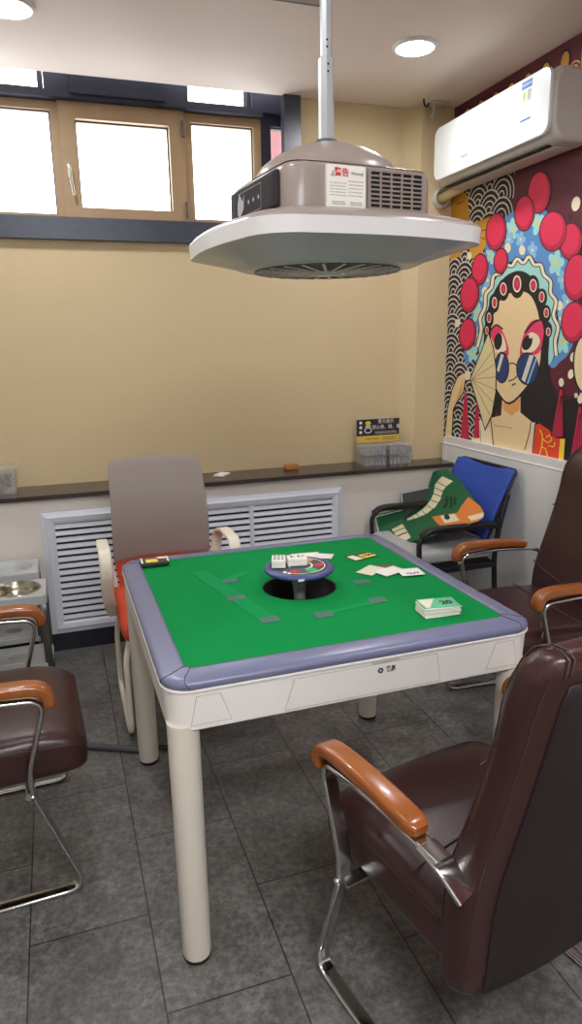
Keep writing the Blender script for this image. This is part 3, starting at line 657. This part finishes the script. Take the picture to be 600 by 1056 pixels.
for sx in (-1, 1):
    f, k, x = sx*.277, sx*.284, sx*.294      # floor, knuckle and arm offsets: the frame flares upwards
    path = fillet([(f, -.27, .0075), (f, .238, .0075), (k, .112, .372), (x, .18, .612), (x, -.02, .628), (x*.98, -.19, .612)], [0, .06, .07, .05, .10, 0], 9)
    MB().sweep(path, flat, (1, 0, 0)).build('side_frame', 'chrome', ch)
    # bracket that ties the arm to the back
    MB().sweep(fillet([(x*.99, -.145, .618), (x*.975, -.195, .606), (x*.93, -.235, .565)], .03), rprof(.046, .010, .004), (1, 0, 0)).build('arm_bracket', 'chrome', ch)
    # wooden arm pad
    pth = crom([(x, .189, .588), (x, .190, .614), (x, .174, .638), (x, .13, .649), (x, .03, .652), (x, -.06, .648), (x*.99, -.135, .638)], 6)
    n = len(pth); ps = [(.62, .8, .9, .96, .99)[i] if i < 5 else (1 if i < n-4 else (.99, .95, .86, .6)[i-(n-4)]) for i in range(n)]
    MB().sweep(pth, rprof(.052, .031, .010, 5), (1, 0, 0), prof_scale=ps).build('armrest', 'arm_wood', ch)
    MB().lathe((k-sx*.015, .124, .338), [(.0001, sx*.040), (.007, sx*.039), (.007, sx*.03)], 12, axis='x', cap=False).build('bolt', 'chrome', ch)
MB().sweep([(-.285, .118, .332), (.285, .118, .332)], rprof(.03, .016, .006)).build('seat_bar', 'chrome', ch)
MB().sweep([(-.266, -.255, .0085), (.266, -.255, .0085)], rprof(.03, .013, .005)).build('floor_bar', 'chrome', ch)
MB().rbox((-.16, -.2, .325), (.16, .2, .35), .004, 4).build('seat_board', 'black', ch)
ch.location = (.156, -.752, 0); ch.rotation_euler.z = .195
dup(ch, (-.947, .154, 0), -1.524, 'brown leather armchair at the left edge beside the small side tables')
dup(ch, (1.066, .235, 0), 1.49, 'brown leather armchair right of the table in front of the white wall panel')
# ---------------------------------------------------------------- grey mesh chair behind the table (faces -Y)
oc = thing('office_chair', 'grey mesh-backed office chair with white arms and orange seat behind the table', 'chair', (-.275, .82, 0))
def obk(p):
    x, d, t = p
    return V((x*(1+.06*t-.11*t*t+.07*max(0, 1-t*5)*-1), .215+.10*t*t+.03*math.cos(t*5)-.045*(x/.2)**2+d, .49+.545*t))
MB().rbox((-.2, -.008, -.02), (.2, .010, .30), .0085, 10, obk).build('back_pad', 'seat_orange', oc)
MB().rbox((-.205, -.012, .215), (.205, .012, 1), .0119, 14, lambda p: obk(V((p.x*(1-.06*max(0, (p.z-.9)/.1)**2), p.y, p.z)))).build('backrest', 'mesh_grey', oc)
bf = MB().tube([obk(V((p.x, .018, .48+p.y))) for p in rsq(.18, .46, .08, 0, 6)], .009, 8, closed=True); bf.build('back_frame', 'chair_white', oc)
MB().rbox((-.225, -.235, .415), (.225, .235, .495), .038, 10, lambda p: V((p.x, p.y, p.z+.012*(p.x/.22)**2-.02*max(0, (-p.y-.1)/.13)**2))).build('seat', 'seat_orange', oc)
MB().rbox((-.21, -.22, .395), (.21, .22, .418), .01, 6).build('seat_pan', 'chair_white', oc)
for sx in (-1, 1):
    x = sx*.255
    fp_ = fillet([(x*.86, .19, .50), (x*.97, .19, .70), (x, .10, .735), (x, -.085, .735), (x, -.11, .66), (x*.99, -.03, .52), (x*.9, .05, .43)], [0, .06, .06, .04, .05, .05, 0], 6)
    MB().sweep(fp_, rprof(.048, .018, .008), (1, 0, 0)).build('armrest', 'chair_white', oc)
    x = sx*.215
    pts = fillet([(x*.8, -.05, .40), (x, -.17, .38), (x, -.215, .012), (x, .255, .012), (x, .23, .10)], [0, .05, .06, .05, 0], 6)
    MB().sweep(fillet([(x*.9, -.16, .40), (x, -.19, .33), (x, -.2, .013), (x, .262, .013), (x, .235, .30), (x*.9, .17, .40)], [0, .04, .06, .06, .06, 0], 6), rprof(.022, .026, .01), (1, 0, 0)).build('sled_leg', 'chair_white', oc)
# ---------------------------------------------------------------- blue-backed visitor chair in the corner (faces -X)
vc = thing('visitor_chair', 'black-framed chair with blue back standing in the corner under the mat', 'chair', (1.15, 1.175, 0))
def vb(p):
    d, y, t = p
    return V((.20+.125*t+.02*t*t-.04*(y/.26)**2+d, y*(1-.06*(1-t)), .53+.345*t))
MB().rbox((-.009, -.255, 0), (.009, .255, 1), .0089, 10, vb).build('backrest', 'blue_mesh', vc)
MB().tube([vb(V((.014, p.x, .5+p.y))) for p in rsq(.252, .49, .04, 0, 5)], .008, 8, closed=True).build('back_frame', 'black_metal', vc)
MB().rbox((-.245, -.235, .43), (.22, .235, .50), .032, 10, lambda p: V((p.x, p.y, p.z+.012*(1-(p.y/.23)**2)))).build('seat', 'seat_grey', vc)
MB().rbox((-.23, -.22, .395), (.21, .22, .432), .008, 5).build('seat_pan', 'black_metal', vc)
for sy in (-1, 1):
    y = sy*.262
    MB().sweep(fillet([(-.20, y, .01), (-.215, y, .40), (-.222, y, .57), (-.18, y, .612), (.17, y, .612), (.215, y, .60)], [0, .1, .05, .05, .03, 0], 6), rprof(.026, .022, .008), (0, 1, 0)).build('front_leg', 'black_metal', vc)
    MB().rbox((-.215, y-.026, .614), (.20, y+.026, .634), .009, 6, lambda p: V((p.x, p.y, p.z-.03*max(0, (-p.x-.14)/.075)**2))).build('arm_pad', 'black_metal', vc)
    MB().sweep(fillet([(.235, y, .01), (.205, y, .45), (.225, y, .60), (.27, y*.98, .76)], .05, 6), rprof(.024, .024, .009), (0, 1, 0)).build('rear_leg', 'black_metal', vc)
    MB().sweep([(-.21, y, .41), (.21, y, .41)], rprof(.02, .03, .006), (0, 1, 0)).build('side_rail', 'black_metal', vc)
MB().sweep([(-.212, -.262, .41), (-.212, .262, .41)], rprof(.02, .03, .006)).build('front_rail', 'black_metal', vc)
MB().sweep([(.208, -.262, .41), (.208, .262, .41)], rprof(.02, .03, .006)).build('rear_rail', 'black_metal', vc)
# ---------------------------------------------------------------- rubber mat draped over it
A = [(446.5, 487, 1.36), (440, 505, 1.33), (431, 521, 1.25), (417, 533, 1.16), (400, 544, 1.04), (383, 554, .93)]
B_ = [(461, 483, 1.39), (473, 494, 1.37), (486, 511, 1.34), (498, 533, 1.27), (462, 548, 1.10), (413, 562, .96)]
N2 = 96
pa = crom([(p[0], p[1], 0) for p in A], 28); pb = crom([(p[0], p[1], 0) for p in B_], 28)
qa = crom([onx(*p) for p in A], 28); qb = crom([onx(*p) for p in B_], 28)
def inpoly(x, y, P):
    c = False
    for i in range(len(P)):
        (x0, y0), (x1, y1) = P[i-1], P[i]
        if (y0 > y) != (y1 > y) and x < (x1-x0)*(y-y0)/(y1-y0)+x0: c = not c
    return c
def cz(L): return [(360+x/3.333, 470+y/3.333) for x, y in L]
S1 = cz([(330, 70), (362, 88), (345, 105), (332, 122), (326, 150), (308, 180), (276, 205), (240, 218), (207, 226), (203, 218), (240, 200), (268, 180), (288, 155), (300, 130), (305, 100)])
S2 = cz([(150, 257), (190, 238), (217, 285), (180, 303)]); OR = cz([(298, 215), (385, 200), (412, 142), (470, 190), (470, 216), (420, 232), (320, 245)])
CR1 = cz([(328, 212), (376, 204), (388, 226), (338, 238)]); CR2 = cz([(415, 212), (462, 196), (466, 211), (422, 226)])
CHR = [cz(L) for L in ([(340, 152), (380, 146), (380, 152), (340, 158)], [(357, 140), (363, 140), (367, 184), (361, 186)], [(342, 166), (352, 162), (348, 182), (336, 184)], [(370, 158), (378, 158), (378, 172), (370, 174)], [(344, 140), (349, 139), (351, 166), (345, 168)], [(372, 142), (377, 142), (374, 160), (370, 160)])]
SEP = [cz([(a, b), (c, d), (c+1, d+3.5), (a+1, b+3.5)]) for a, b, c, d in ((312, 88, 344, 106), (303, 108, 332, 122), (298, 130, 328, 140), (290, 152, 320, 164), (276, 170, 303, 188), (256, 187, 278, 205), (236, 200, 254, 214), (218, 208, 232, 220), (158, 268, 198, 252), (166, 284, 207, 268))]
vs = []; px = []
for i in range(len(qa)):
    for j in range(N2+1):
        t = j/N2; s = i/(len(qa)-1)
        p = qa[i].lerp(qb[i], t); p = p+V((-.02*math.sin(PI*t)*(1-s), 0, .012*math.sin(PI*t)*s)); vs.append(p); q = pa[i].lerp(pb[i], t); px.append((q.x, q.y))
mm = MB(); mm.v = vs
for i in range(len(qa)-1):
    for j in range(N2):
        ids = (i*(N2+1)+j, i*(N2+1)+j+1, (i+1)*(N2+1)+j+1, (i+1)*(N2+1)+j); x = sum(px[k][0] for k in ids)/4; y = sum(px[k][1] for k in ids)/4
        mi = 0
        if any(inpoly(x, y, P) for P in (S1, S2)): mi = 1
        if inpoly(x, y, OR): mi = 2
        if inpoly(x, y, CR1) or inpoly(x, y, CR2): mi = 1
        if any(inpoly(x, y, P) for P in SEP+CHR): mi = 3
        if (x-465)**2+(y-534.8)**2 < 8: mi = 3
        if j < 2: mi = 4
        mm.f.append(ids); mm.mi.append(mi); mm.sm.append(True)
mo = mm.build('play_mat', ['mat_green', 'mat_cream', 'mat_orange', 'mat_ink', 'mat_edge'])
sd = mo.modifiers.new('thick', 'SOLIDIFY'); sd.thickness = .004; sd.offset = 0
tag(mo, 'green rubber mahjong mat with tile pattern draped over the corner chair', 'mat')
# folded green board and a grey board behind it
bo = thing('folded_mat', 'folded green mat with a pale edge lying on the far side of the corner chair', 'mat', (0, 0, 0))
P = [onx(387, 533, .98), onx(415, 526, 1.14), onx(417, 545, 1.10), onx(391, 552, .96)]
MB().prism(P, (.004, 0, .012)).build('mat_sheet', 'mat_green', bo)
MB().tube([onx(391, 552, .955), onx(387, 533, .972), onx(415, 526, 1.13)], .004, 6).build('mat_border', 'mat_edge', bo)
g2 = thing('grey_board', 'dark grey board leaning against the wall behind the green mat', 'board', (0, 0, 0))
P = [ony(414, 509, 1.50), ony(442, 503, 1.50), ony(446, 560, 1.44), ony(417, 560, 1.44)]
MB().prism(P, (0, .012, 0)).build('board_face', 'dark_board', g2)
MB().tube([P[3]+V((0, -.002, 0)), P[0]+V((0, -.002, 0)), P[1]+V((0, -.002, 0))], .004, 6).build('board_edge', 'ink_light', g2)
# ---------------------------------------------------------------- side tables with ash bowls at the left
def stand(x0, x1, y0, y1, zt, label, bowl):
    t = thing('side_table', label, 'side table', ((x0+x1)/2, (y0+y1)/2, 0)); hx = (x1-x0)/2; hy = (y1-y0)/2; R = .098
    n = 64; cir = []; sq = []
    bx = hx-.125
    for i in range(n):
        a = 2*PI*i/n; c, s = math.cos(a), math.sin(a)
        cir.append(V((bx+R*c, R*s, 0)))
        k = min((hx-bx if c > 0 else hx+bx)/max(abs(c), 1e-6), hy/max(abs(s), 1e-6)); sq.append(V((bx+k*c, k*s, 0)))
    up = lambda L, z, k=1: [V((p.x, p.y, z)) for p in L]
    sq_in = [V((p.x*(1-.004/hx), p.y*(1-.004/hy), 0)) for p in sq]
    MB().loft([up(sq, zt-.045), up(sq, zt-.006), up(sq_in, zt), up(cir, zt), up(cir, zt-.02)], 0, False, False, False).build('table_top', 'stand_grey', t)
    MB().lathe((bx, 0, 0), [(.104, zt+.001), (.10, zt+.004), (.095, zt+.002), (.09, zt-.03), (.08, zt-.062), (.0001, zt-.066)], 48, cap=False).build('ash_bowl' if bowl else 'cup_well', 'steel' if bowl else 'stand_grey', t)
    for sx in (-1, 1):
        for sy in (-1, 1): MB().rbox((sx*(hx-.016)-.016, sy*(hy-.016)-.016, 0), (sx*(hx-.016)+.016, sy*(hy-.016)+.016, zt-.04), .006, 4).build('leg', 'stand_leg', t)
    sh = MB(); k = .36
    sq2 = [V((p.x, p.y, 0)) for p in sq]; ci2 = [V((bx-.02+.04*math.cos(2*PI*i/n), .03*math.sin(2*PI*i/n), 0)) for i in range(n)]
    sh.loft([up(sq2, .165), up(sq2, .19), up(ci2, .19), up(ci2, .165)], 0, False, False, False).build('shelf', 'stand_grey', t)
    MB().rbox((-.05+hx-.19, -hy+.03, .1905), (hx-.12, -hy+.036, .1935), .001, 2).build('shelf_mark', 'white', t)
    return t
stand(-1.20, -.765, 1.03, 1.25, .50, 'pale grey side table with a steel ash bowl beside the left armchair', True)
stand(-1.235, -.80, 1.345, 1.555, .507, 'pale grey side table against the wall behind the steel bowl table', False)
# ---------------------------------------------------------------- printed wall mural (flat print on the right wall)
MC = {}
def mc(k, c): MC[k] = len(MURAL); MURAL.append(mat('mural_'+k, c, .6))
MURAL = []
for k, c in dict(maroon=(92, 28, 46), maroon_dark=(64, 22, 38), black=(30, 26, 30), white=(222, 216, 206), gold=(206, 150, 44), blue=(92, 146, 206), sky=(140, 192, 222), teal=(164, 220, 212),
                 red=(226, 46, 86), red_dark=(190, 32, 66), outline=(66, 18, 34), skin=(236, 210, 160), skin_dark=(232, 164, 100), cream=(240, 228, 196), navy=(38, 62, 112), pink=(226, 62, 104), orange=(224, 70, 36), yellow=(246, 208, 66), fan=(232, 214, 166), line=(150, 128, 92), crimson=(196, 34, 78)).items(): mc(k, c)
mu = MB(); LAY = [0]
def wp(X, Y): return (440+X/3.406, 170+Y/3.406)
def lay(n=1): LAY[0] += n; return XR-.0006-LAY[0]*.000012
def wall(pts, x):   # crop coordinates -> the wall plane
    return [onx(*wp(a, b), XR) for a, b in pts]
def put(P, k, d):
    mu.add([(d, p.y, p.z) for p in P], [tuple(range(len(P)))], MC[k])
def pg(pts, k, smooth=0):
    d = lay(); P = wall(pts, d)
    if smooth:
        Q = P+[P[0]]; n = len(P); out = []
        for i in range(n):
            a, b, c, e = P[i-1], P[i], P[(i+1) % n], P[(i+2) % n]
            for j in range(smooth):
                t = j/smooth; out.append(.5*((2*b)+(c-a)*t+(2*a-5*b+4*c-e)*t*t+(3*b-a-3*c+e)*t**3))
        P = out
    put(P, k, d)
def el(cx, cy, rx, ry, k, rot=0, n=28):
    c, s = math.cos(rot), math.sin(rot)
    pg([(cx+c*rx*math.cos(2*PI*i/n)-s*ry*math.sin(2*PI*i/n), cy+s*rx*math.cos(2*PI*i/n)+c*ry*math.sin(2*PI*i/n)) for i in range(n)], k)
def ln(pts, w, k, sm=0):
    pts = [V((a, b, 0)) for a, b in pts]
    if sm: pts = crom(pts, sm)
    d = lay(); L = []; R_ = []
    for i, p in enumerate(pts):
        t = (pts[min(i+1, len(pts)-1)]-pts[max(i-1, 0)]).normalized(); nn = V((-t.y, t.x, 0))*w/2; L.append(p+nn); R_.append(p-nn)
    for i in range(len(pts)-1):
        put(wall([(q.x, q.y) for q in (L[i], L[i+1], R_[i+1], R_[i])], d), k, d)
# background
mu.add([(XR-.0006, -3.7, .9), (XR-.0006, 1.75, .9), (XR-.0006, 1.75, ZC), (XR-.0006, -3.7, ZC)], [(0, 1, 2, 3)], MC['maroon'])
pg([(300, 640), (380, 560), (440, 640), (560, 690), (600, 800), (600, 1060), (300, 1060)], 'black'); el(490, 735, 70, 92, 'maroon_dark'); el(500, 728, 66, 82, 'maroon')
# fish-scale waves on black, laid out on the wall in metres
d0 = lay()
y1, yl = 1.749, 1.02
put([V((0, 1.749, .9)), V((0, 1.24, .9)), V((0, 1.24, 2.0)), V((0, 1.17, 2.45)), V((0, 1.3, 2.5)), V((0, 1.749, 2.5))], 'black', d0)
RR = .104; row = 0; z = 2.42
while z > .86:
    d = lay()
    off = RR if row % 2 else 0
    for i in range(5):
        yc = 1.70-off-i*2*RR
        lim = 1.20 if z > 2.0 else 1.30
        if yc < lim: continue
        for k, (ro, ri) in enumerate(((RR, RR*.93), (RR*.93, RR*.76), (RR*.76, RR*.68), (RR*.68, RR*.5), (RR*.5, RR*.43), (RR*.43, RR*.25), (RR*.25, RR*.18), (RR*.18, 0))):
            for j in range(14):
                a = PI*j/14-.25+.0; b = PI*(j+1)/14+.0
                a = -.3+(PI+.6)*j/14; b = -.3+(PI+.6)*(j+1)/14
                q = [V((0, min(1.749, yc+r*math.cos(t)), z+r*math.sin(t)*1.0)) for r, t in ((ro, a), (ro, b), (ri, b), (ri, a))]
                put(q, 'black' if k % 2 else 'white', d)
    z -= RR*.52; row += 1
# gold patches
pg([(70, 120), (120, 85), (145, 110), (150, 190), (150, 290), (80, 260)], 'gold'); pg([(165, 205), (225, 180), (235, 240), (200, 300), (180, 330), (160, 330), (150, 300)], 'gold'); pg([(78, 300), (125, 285), (120, 320), (85, 335)], 'gold')
for a, b, c, e in ((105, 140, 130, 128), (110, 190, 140, 196), (180, 250, 205, 262), (190, 232, 214, 226), (95, 225, 120, 240)): ln([(a, b), (c, e)], 3, 'black')
for k, (x, y) in enumerate(((140, 215), (150, 320), (108, 556), (205, 445))): el(x, y, 9, 14, 'cream')
# flowers behind the crown
pg([(150, 700), (132, 600), (160, 520), (168, 420), (200, 330), (215, 250), (262, 205), (300, 165), (350, 170), (400, 150), (440, 190), (480, 290), (520, 420), (535, 520), (510, 640), (470, 690), (420, 690), (300, 400)], 'blue', 4)
def flower(cx, cy, r, k, rot=0):
    for kk, s in (('navy' if k == 'blue' else 'blue', 1.1), (k, 1)):
        P = []
        for i in range(40):
            a = 2*PI*i/40; q = r*s*(.55+.45*abs(math.cos(2.5*(a+rot)))); P.append((cx+.62*q*math.cos(a), cy+1.05*q*math.sin(a)))
        pg(P, kk)
    el(cx, cy, r*.12, r*.2, 'yellow' if k == 'teal' else 'cream', n=8)
for x, y, r, k, ro in ((300, 225, 38, 'teal', .2), (390, 205, 44, 'teal', .5), (330, 262, 30, 'sky', 0), (372, 300, 30, 'sky', .3), (455, 345, 48, 'teal', .1), (480, 405, 34, 'sky', .6), (290, 262, 26, 'sky', .9), (225, 320, 30, 'teal', 0), (215, 405, 34, 'sky', .4), (180, 520, 36, 'teal', .2),
                       (178, 600, 32, 'sky', .1), (160, 660, 34, 'teal', .5), (495, 480, 36, 'sky', 0), (478, 620, 46, 'teal', .3), (205, 470, 26, 'teal', .7), (420, 260, 30, 'sky', .2), (250, 260, 28, 'teal', .5), (470, 540, 36, 'sky', .2)): flower(x, y, r, k, ro)
for x, y in ((285, 292), (336, 300), (205, 445), (468, 495)): el(x, y, 11, 17, 'cream')
# crown band, wavy ribbon and hair
band = [(185, 660), (190, 560), (212, 470), (250, 390), (300, 345), (345, 335), (390, 352), (425, 410), (450, 500), (462, 600), (440, 690), (418, 690), (425, 560), (400, 450), (360, 400), (320, 385), (270, 405), (230, 470), (208, 560), (205, 660)]
pg([(x+(-5 if x < 320 else 5), y-5) for x, y in band], 'black', 4); pg(band, 'teal', 4)
rib = [(178, 640), (192, 580), (188, 540), (205, 500), (208, 455), (228, 430), (236, 390), (262, 380), (276, 350), (300, 355), (318, 330), (340, 345), (360, 322), (378, 350), (402, 352), (412, 385), (436, 410), (436, 450), (455, 480), (446, 530), (462, 570), (452, 620), (456, 670)]
ln(rib, 17, 'black', 4); ln(rib, 10, 'cream', 4)
pg([(200, 720), (202, 600), (212, 520), (240, 440), (280, 390), (325, 372), (365, 390), (400, 440), (425, 520), (432, 600), (428, 700), (445, 800), (480, 930), (300, 930), (215, 800)], 'black', 4)
ln([(405, 640), (395, 760), (440, 930)], 3, 'maroon_dark', 4)
# face, neck, shoulders
pg([(150, 1000), (175, 910), (200, 895), (262, 880), (268, 800), (330, 800), (330, 870), (372, 905), (372, 1060), (150, 1060)], 'skin'); pg([(266, 838), (330, 820), (326, 860), (300, 882), (272, 862)], 'skin_dark')
pg([(222, 700), (222, 560), (245, 500), (255, 470), (300, 440), (350, 440), (385, 480), (405, 560), (408, 650), (398, 720), (360, 780), (292, 842), (248, 800), (222, 740)], 'black', 4)
pg([(228, 700), (228, 560), (248, 500), (258, 478), (300, 448), (350, 448), (380, 484), (399, 560), (402, 650), (392, 716), (354, 774), (292, 834), (252, 796), (228, 738)], 'skin', 4)
for x, y, rx, ry in ((318, 425, 25, 44), (270, 440, 20, 38), (374, 425, 22, 38), (238, 486, 18, 34), (406, 466, 18, 32), (220, 540, 16, 32), (421, 522, 16, 30), (212, 585, 12, 26), (428, 580, 14, 28)): el(x, y, rx, ry, 'black')
for x, y, rx, ry in ((318, 418, 15, 30), (270, 436, 12, 23), (375, 424, 13, 23), (239, 484, 9, 20), (405, 464, 10, 19), (220, 537, 8, 18), (421, 520, 9, 17), (212, 582, 6, 14), (428, 586, 8, 15)):
    el(x, y, rx, ry, 'cream'); el(x, y, rx*.72, ry*.8, 'crimson'); el(x, y, rx*.28, ry*.4, 'pink', n=10)
# eyes
pg([(328, 670), (340, 600), (365, 552), (400, 545), (412, 580), (408, 620), (395, 660), (360, 670)], 'pink', 4); ln([(345, 590), (375, 555), (398, 545)], 7, 'black', 4)
pg([(335, 652), (345, 610), (368, 588), (392, 600), (398, 625), (380, 652), (355, 660)], 'cream', 4); el(354, 624, 17, 28, 'black', .35); el(365, 602, 5, 8, 'cream', n=10)
pg([(226, 600), (240, 565), (264, 580), (285, 630), (288, 668), (262, 664)], 'pink', 4); ln([(222, 585), (245, 562), (268, 578)], 6, 'black', 4)
pg([(240, 655), (250, 596), (268, 598), (280, 650)], 'cream', 3); el(252, 620, 14, 30, 'black', .1)
# sunglasses, nose, mouth
for x, y, rx, ry in ((355, 716, 40, 58), (265, 712, 26, 56)):
    el(x, y, rx, ry, 'black'); el(x, y, rx-4, ry-5, 'navy')
pg([(362, 668), (378, 668), (346, 764), (334, 754)], 'white'); pg([(384, 676), (389, 682), (358, 768), (352, 768)], 'sky'); pg([(262, 664), (272, 668), (254, 730), (248, 720)], 'white')
ln([(291, 700), (303, 696), (316, 704)], 4, 'black', 3); ln([(318, 740), (308, 752), (288, 760)], 4, 'black', 3); ln([(300, 776), (308, 770), (314, 769)], 5, 'black', 3)
ln([(345, 1000), (362, 940), (366, 905)], 3, 'black', 3); ln([(240, 915), (300, 925)], 2, 'line', 2)
# shirt and embroidered collar
pg([(160, 1040), (168, 930), (190, 896), (222, 930), (228, 1040)], 'cream', 3); ln([(190, 930), (192, 1000)], 2, 'line'); ln([(226, 890), (236, 990)], 3, 'black')
pg([(358, 1060), (372, 905), (382, 905), (376, 1060)], 'white')
pg([(366, 1060), (380, 910), (395, 903), (430, 925), (455, 955), (490, 960), (486, 1060)], 'black'); pg([(368, 1060), (383, 914), (396, 908), (430, 930), (455, 960), (470, 962), (462, 1060)], 'orange'); pg([(470, 962), (487, 962), (480, 1060), (462, 1060)], 'yellow')
for q in ([(400, 930), (408, 960), (402, 1000), (392, 1030)], [(408, 960), (425, 975), (440, 965), (432, 950), (420, 958)], [(405, 990), (420, 1000), (425, 1030)], [(428, 985), (446, 990), (452, 975)]): ln(q, 3.5, 'yellow', 4)
# forearm and fan, tassels
pg([(54, 1060), (62, 960), (72, 860), (88, 790), (108, 742), (130, 728), (158, 738), (166, 758), (140, 752), (132, 800), (112, 830), (96, 860), (92, 960), (84, 1060)], 'black'); pg([(57, 1060), (65, 960), (75, 860), (91, 792), (110, 746), (130, 732), (156, 741), (160, 756), (136, 756), (128, 800), (108, 828), (93, 858), (88, 960), (80, 1060)], 'skin')
pg([(104, 828), (120, 780), (130, 752), (122, 806)], 'skin_dark'); pg([(74, 1060), (84, 1010), (92, 960), (96, 1000), (92, 1060)], 'orange')
for x0, x1, xt, yt, yb in ((120, 150, 138, 800, 960), (165, 188, 178, 840, 960)): pg([(xt-4, yt), (xt+4, yt), (x1, yb), (x0, yb)], 'crimson')
pg([(152, 752), (218, 586), (236, 640), (248, 720), (246, 800), (232, 880), (206, 936)], 'black'); pg([(156, 752), (218, 594), (233, 642), (244, 720), (242, 800), (229, 876), (206, 926)], 'fan')
for x, y in ((232, 655), (240, 700), (243, 745), (242, 790), (234, 835), (224, 880)): ln([(160, 753), (x, y)], 2, 'line')
el(145, 738, 10, 16, 'cream')
for xt, yt, x0, x1, yb in ((474, 790, 436, 482, 955), (540, 850, 498, 560, 1060)):
    pg([(xt-5, yt-8), (xt+5, yt-8), (x1, yb), (x0, yb)], 'outline'); pg([(xt-4, yt), (xt+3, yt), (x1-3, yb), (x0+4, yb)], 'crimson')
    for k in (.2, .4, .6, .8): ln([(xt-3+6*k, yt+20), (x0+(x1-x0)*k, yb)], 2, 'outline')
    el(xt, yt-26, 9, 15, 'cream')
el(526, 810, 6, 9, 'white'); el(545, 808, 6, 9, 'white')
# pompoms
for x, y, rx, ry in ((397, 97, 38, 72), (345, 170, 33, 60), (508, 268, 38, 62), (445, 233, 46, 68), (262, 338, 23, 43), (188, 367, 27, 53), (245, 235, 34, 64), (152, 457, 31, 60), (145, 595, 28, 54), (528, 395, 42, 80), (518, 552, 42, 70)):
    el(x, y, rx+3, ry+4, 'outline', .10); el(x, y, rx, ry, 'red_dark', .10); el(x-rx*.08, y-ry*.10, rx*.86, ry*.86, 'red', .10)
for x, y in ((526, 137), (516, 675), (508, 735)): el(x, y, 15 if y < 200 else 10, 26 if y < 200 else 17, 'cream', .2)
el(505, 180, 6, 11, 'maroon_dark'); el(556, 700, 42, 104, 'black'); el(558, 700, 38, 98, 'fan'); el(562, 690, 28, 80, 'skin')
# row of yellow lotus posts under the ceiling
for i in range(18):
    y = 1.62-.125*i
    for k, h, w, dz in (('black', .115, .031, 0), ('gold', .105, .025, 0)):
        d = lay(); P = [V((0, y+w, 2.58)), V((0, y-w, 2.58))]+[V((0, y-w*math.cos(PI*j/10), 2.58+h-.02+.03*math.sin(PI*j/10))) for j in range(11)]; put(P, k, d)
    if i > 5:
        for r in (.02, .035, .05):
            d = lay()
            for j in range(8):
                a, b = PI*j/8, PI*(j+1)/8
                put([V((0, y-.0625+q*.9*math.cos(t), 2.59+q*math.sin(t))) for q, t in ((r, a), (r, b), (r-.007, b), (r-.007, a))], 'skin_dark', d)
mo = mu.build('wall_mural', MURAL, fix=False)
tag(mo, 'colourful printed mural of an opera lady in sunglasses with a fan on the right wall', 'mural')
# ---------------------------------------------------------------- daylight and render settings
w = bpy.data.worlds.new('sky'); bpy.context.scene.world = w; w.use_nodes = True
bg = w.node_tree.nodes['Background']; bg.inputs[0].default_value = (.93, .97, 1, 1); bg.inputs[1].default_value = 6.5
b = M['fill_panel_glow'].node_tree.nodes['Principled BSDF']; b.inputs['Emission Strength'].default_value = 34
b = M['lamp'].node_tree.nodes['Principled BSDF']; b.inputs['Emission Strength'].default_value = 160
sc = bpy.context.scene
sc.view_settings.view_transform = 'Standard'; sc.view_settings.look = 'None'; sc.view_settings.gamma = 1; sc.view_settings.use_curve_mapping = False
sc.view_settings.exposure = 0.0

for o in sc.objects:
    if o.parent is None:
        k = o.name.split('.')[0]
        g = {'conference_chair': 'brown leather armchairs round the table', 'mahjong_tile': 'white tiles on the dice disc', 'plain_card': 'loose blank cards on the felt', 'side_table': 'grey side tables by the left armchair', 'thin_wire': 'thin wires by the back left leg'}.get(k)
        if g: o['group'] = g
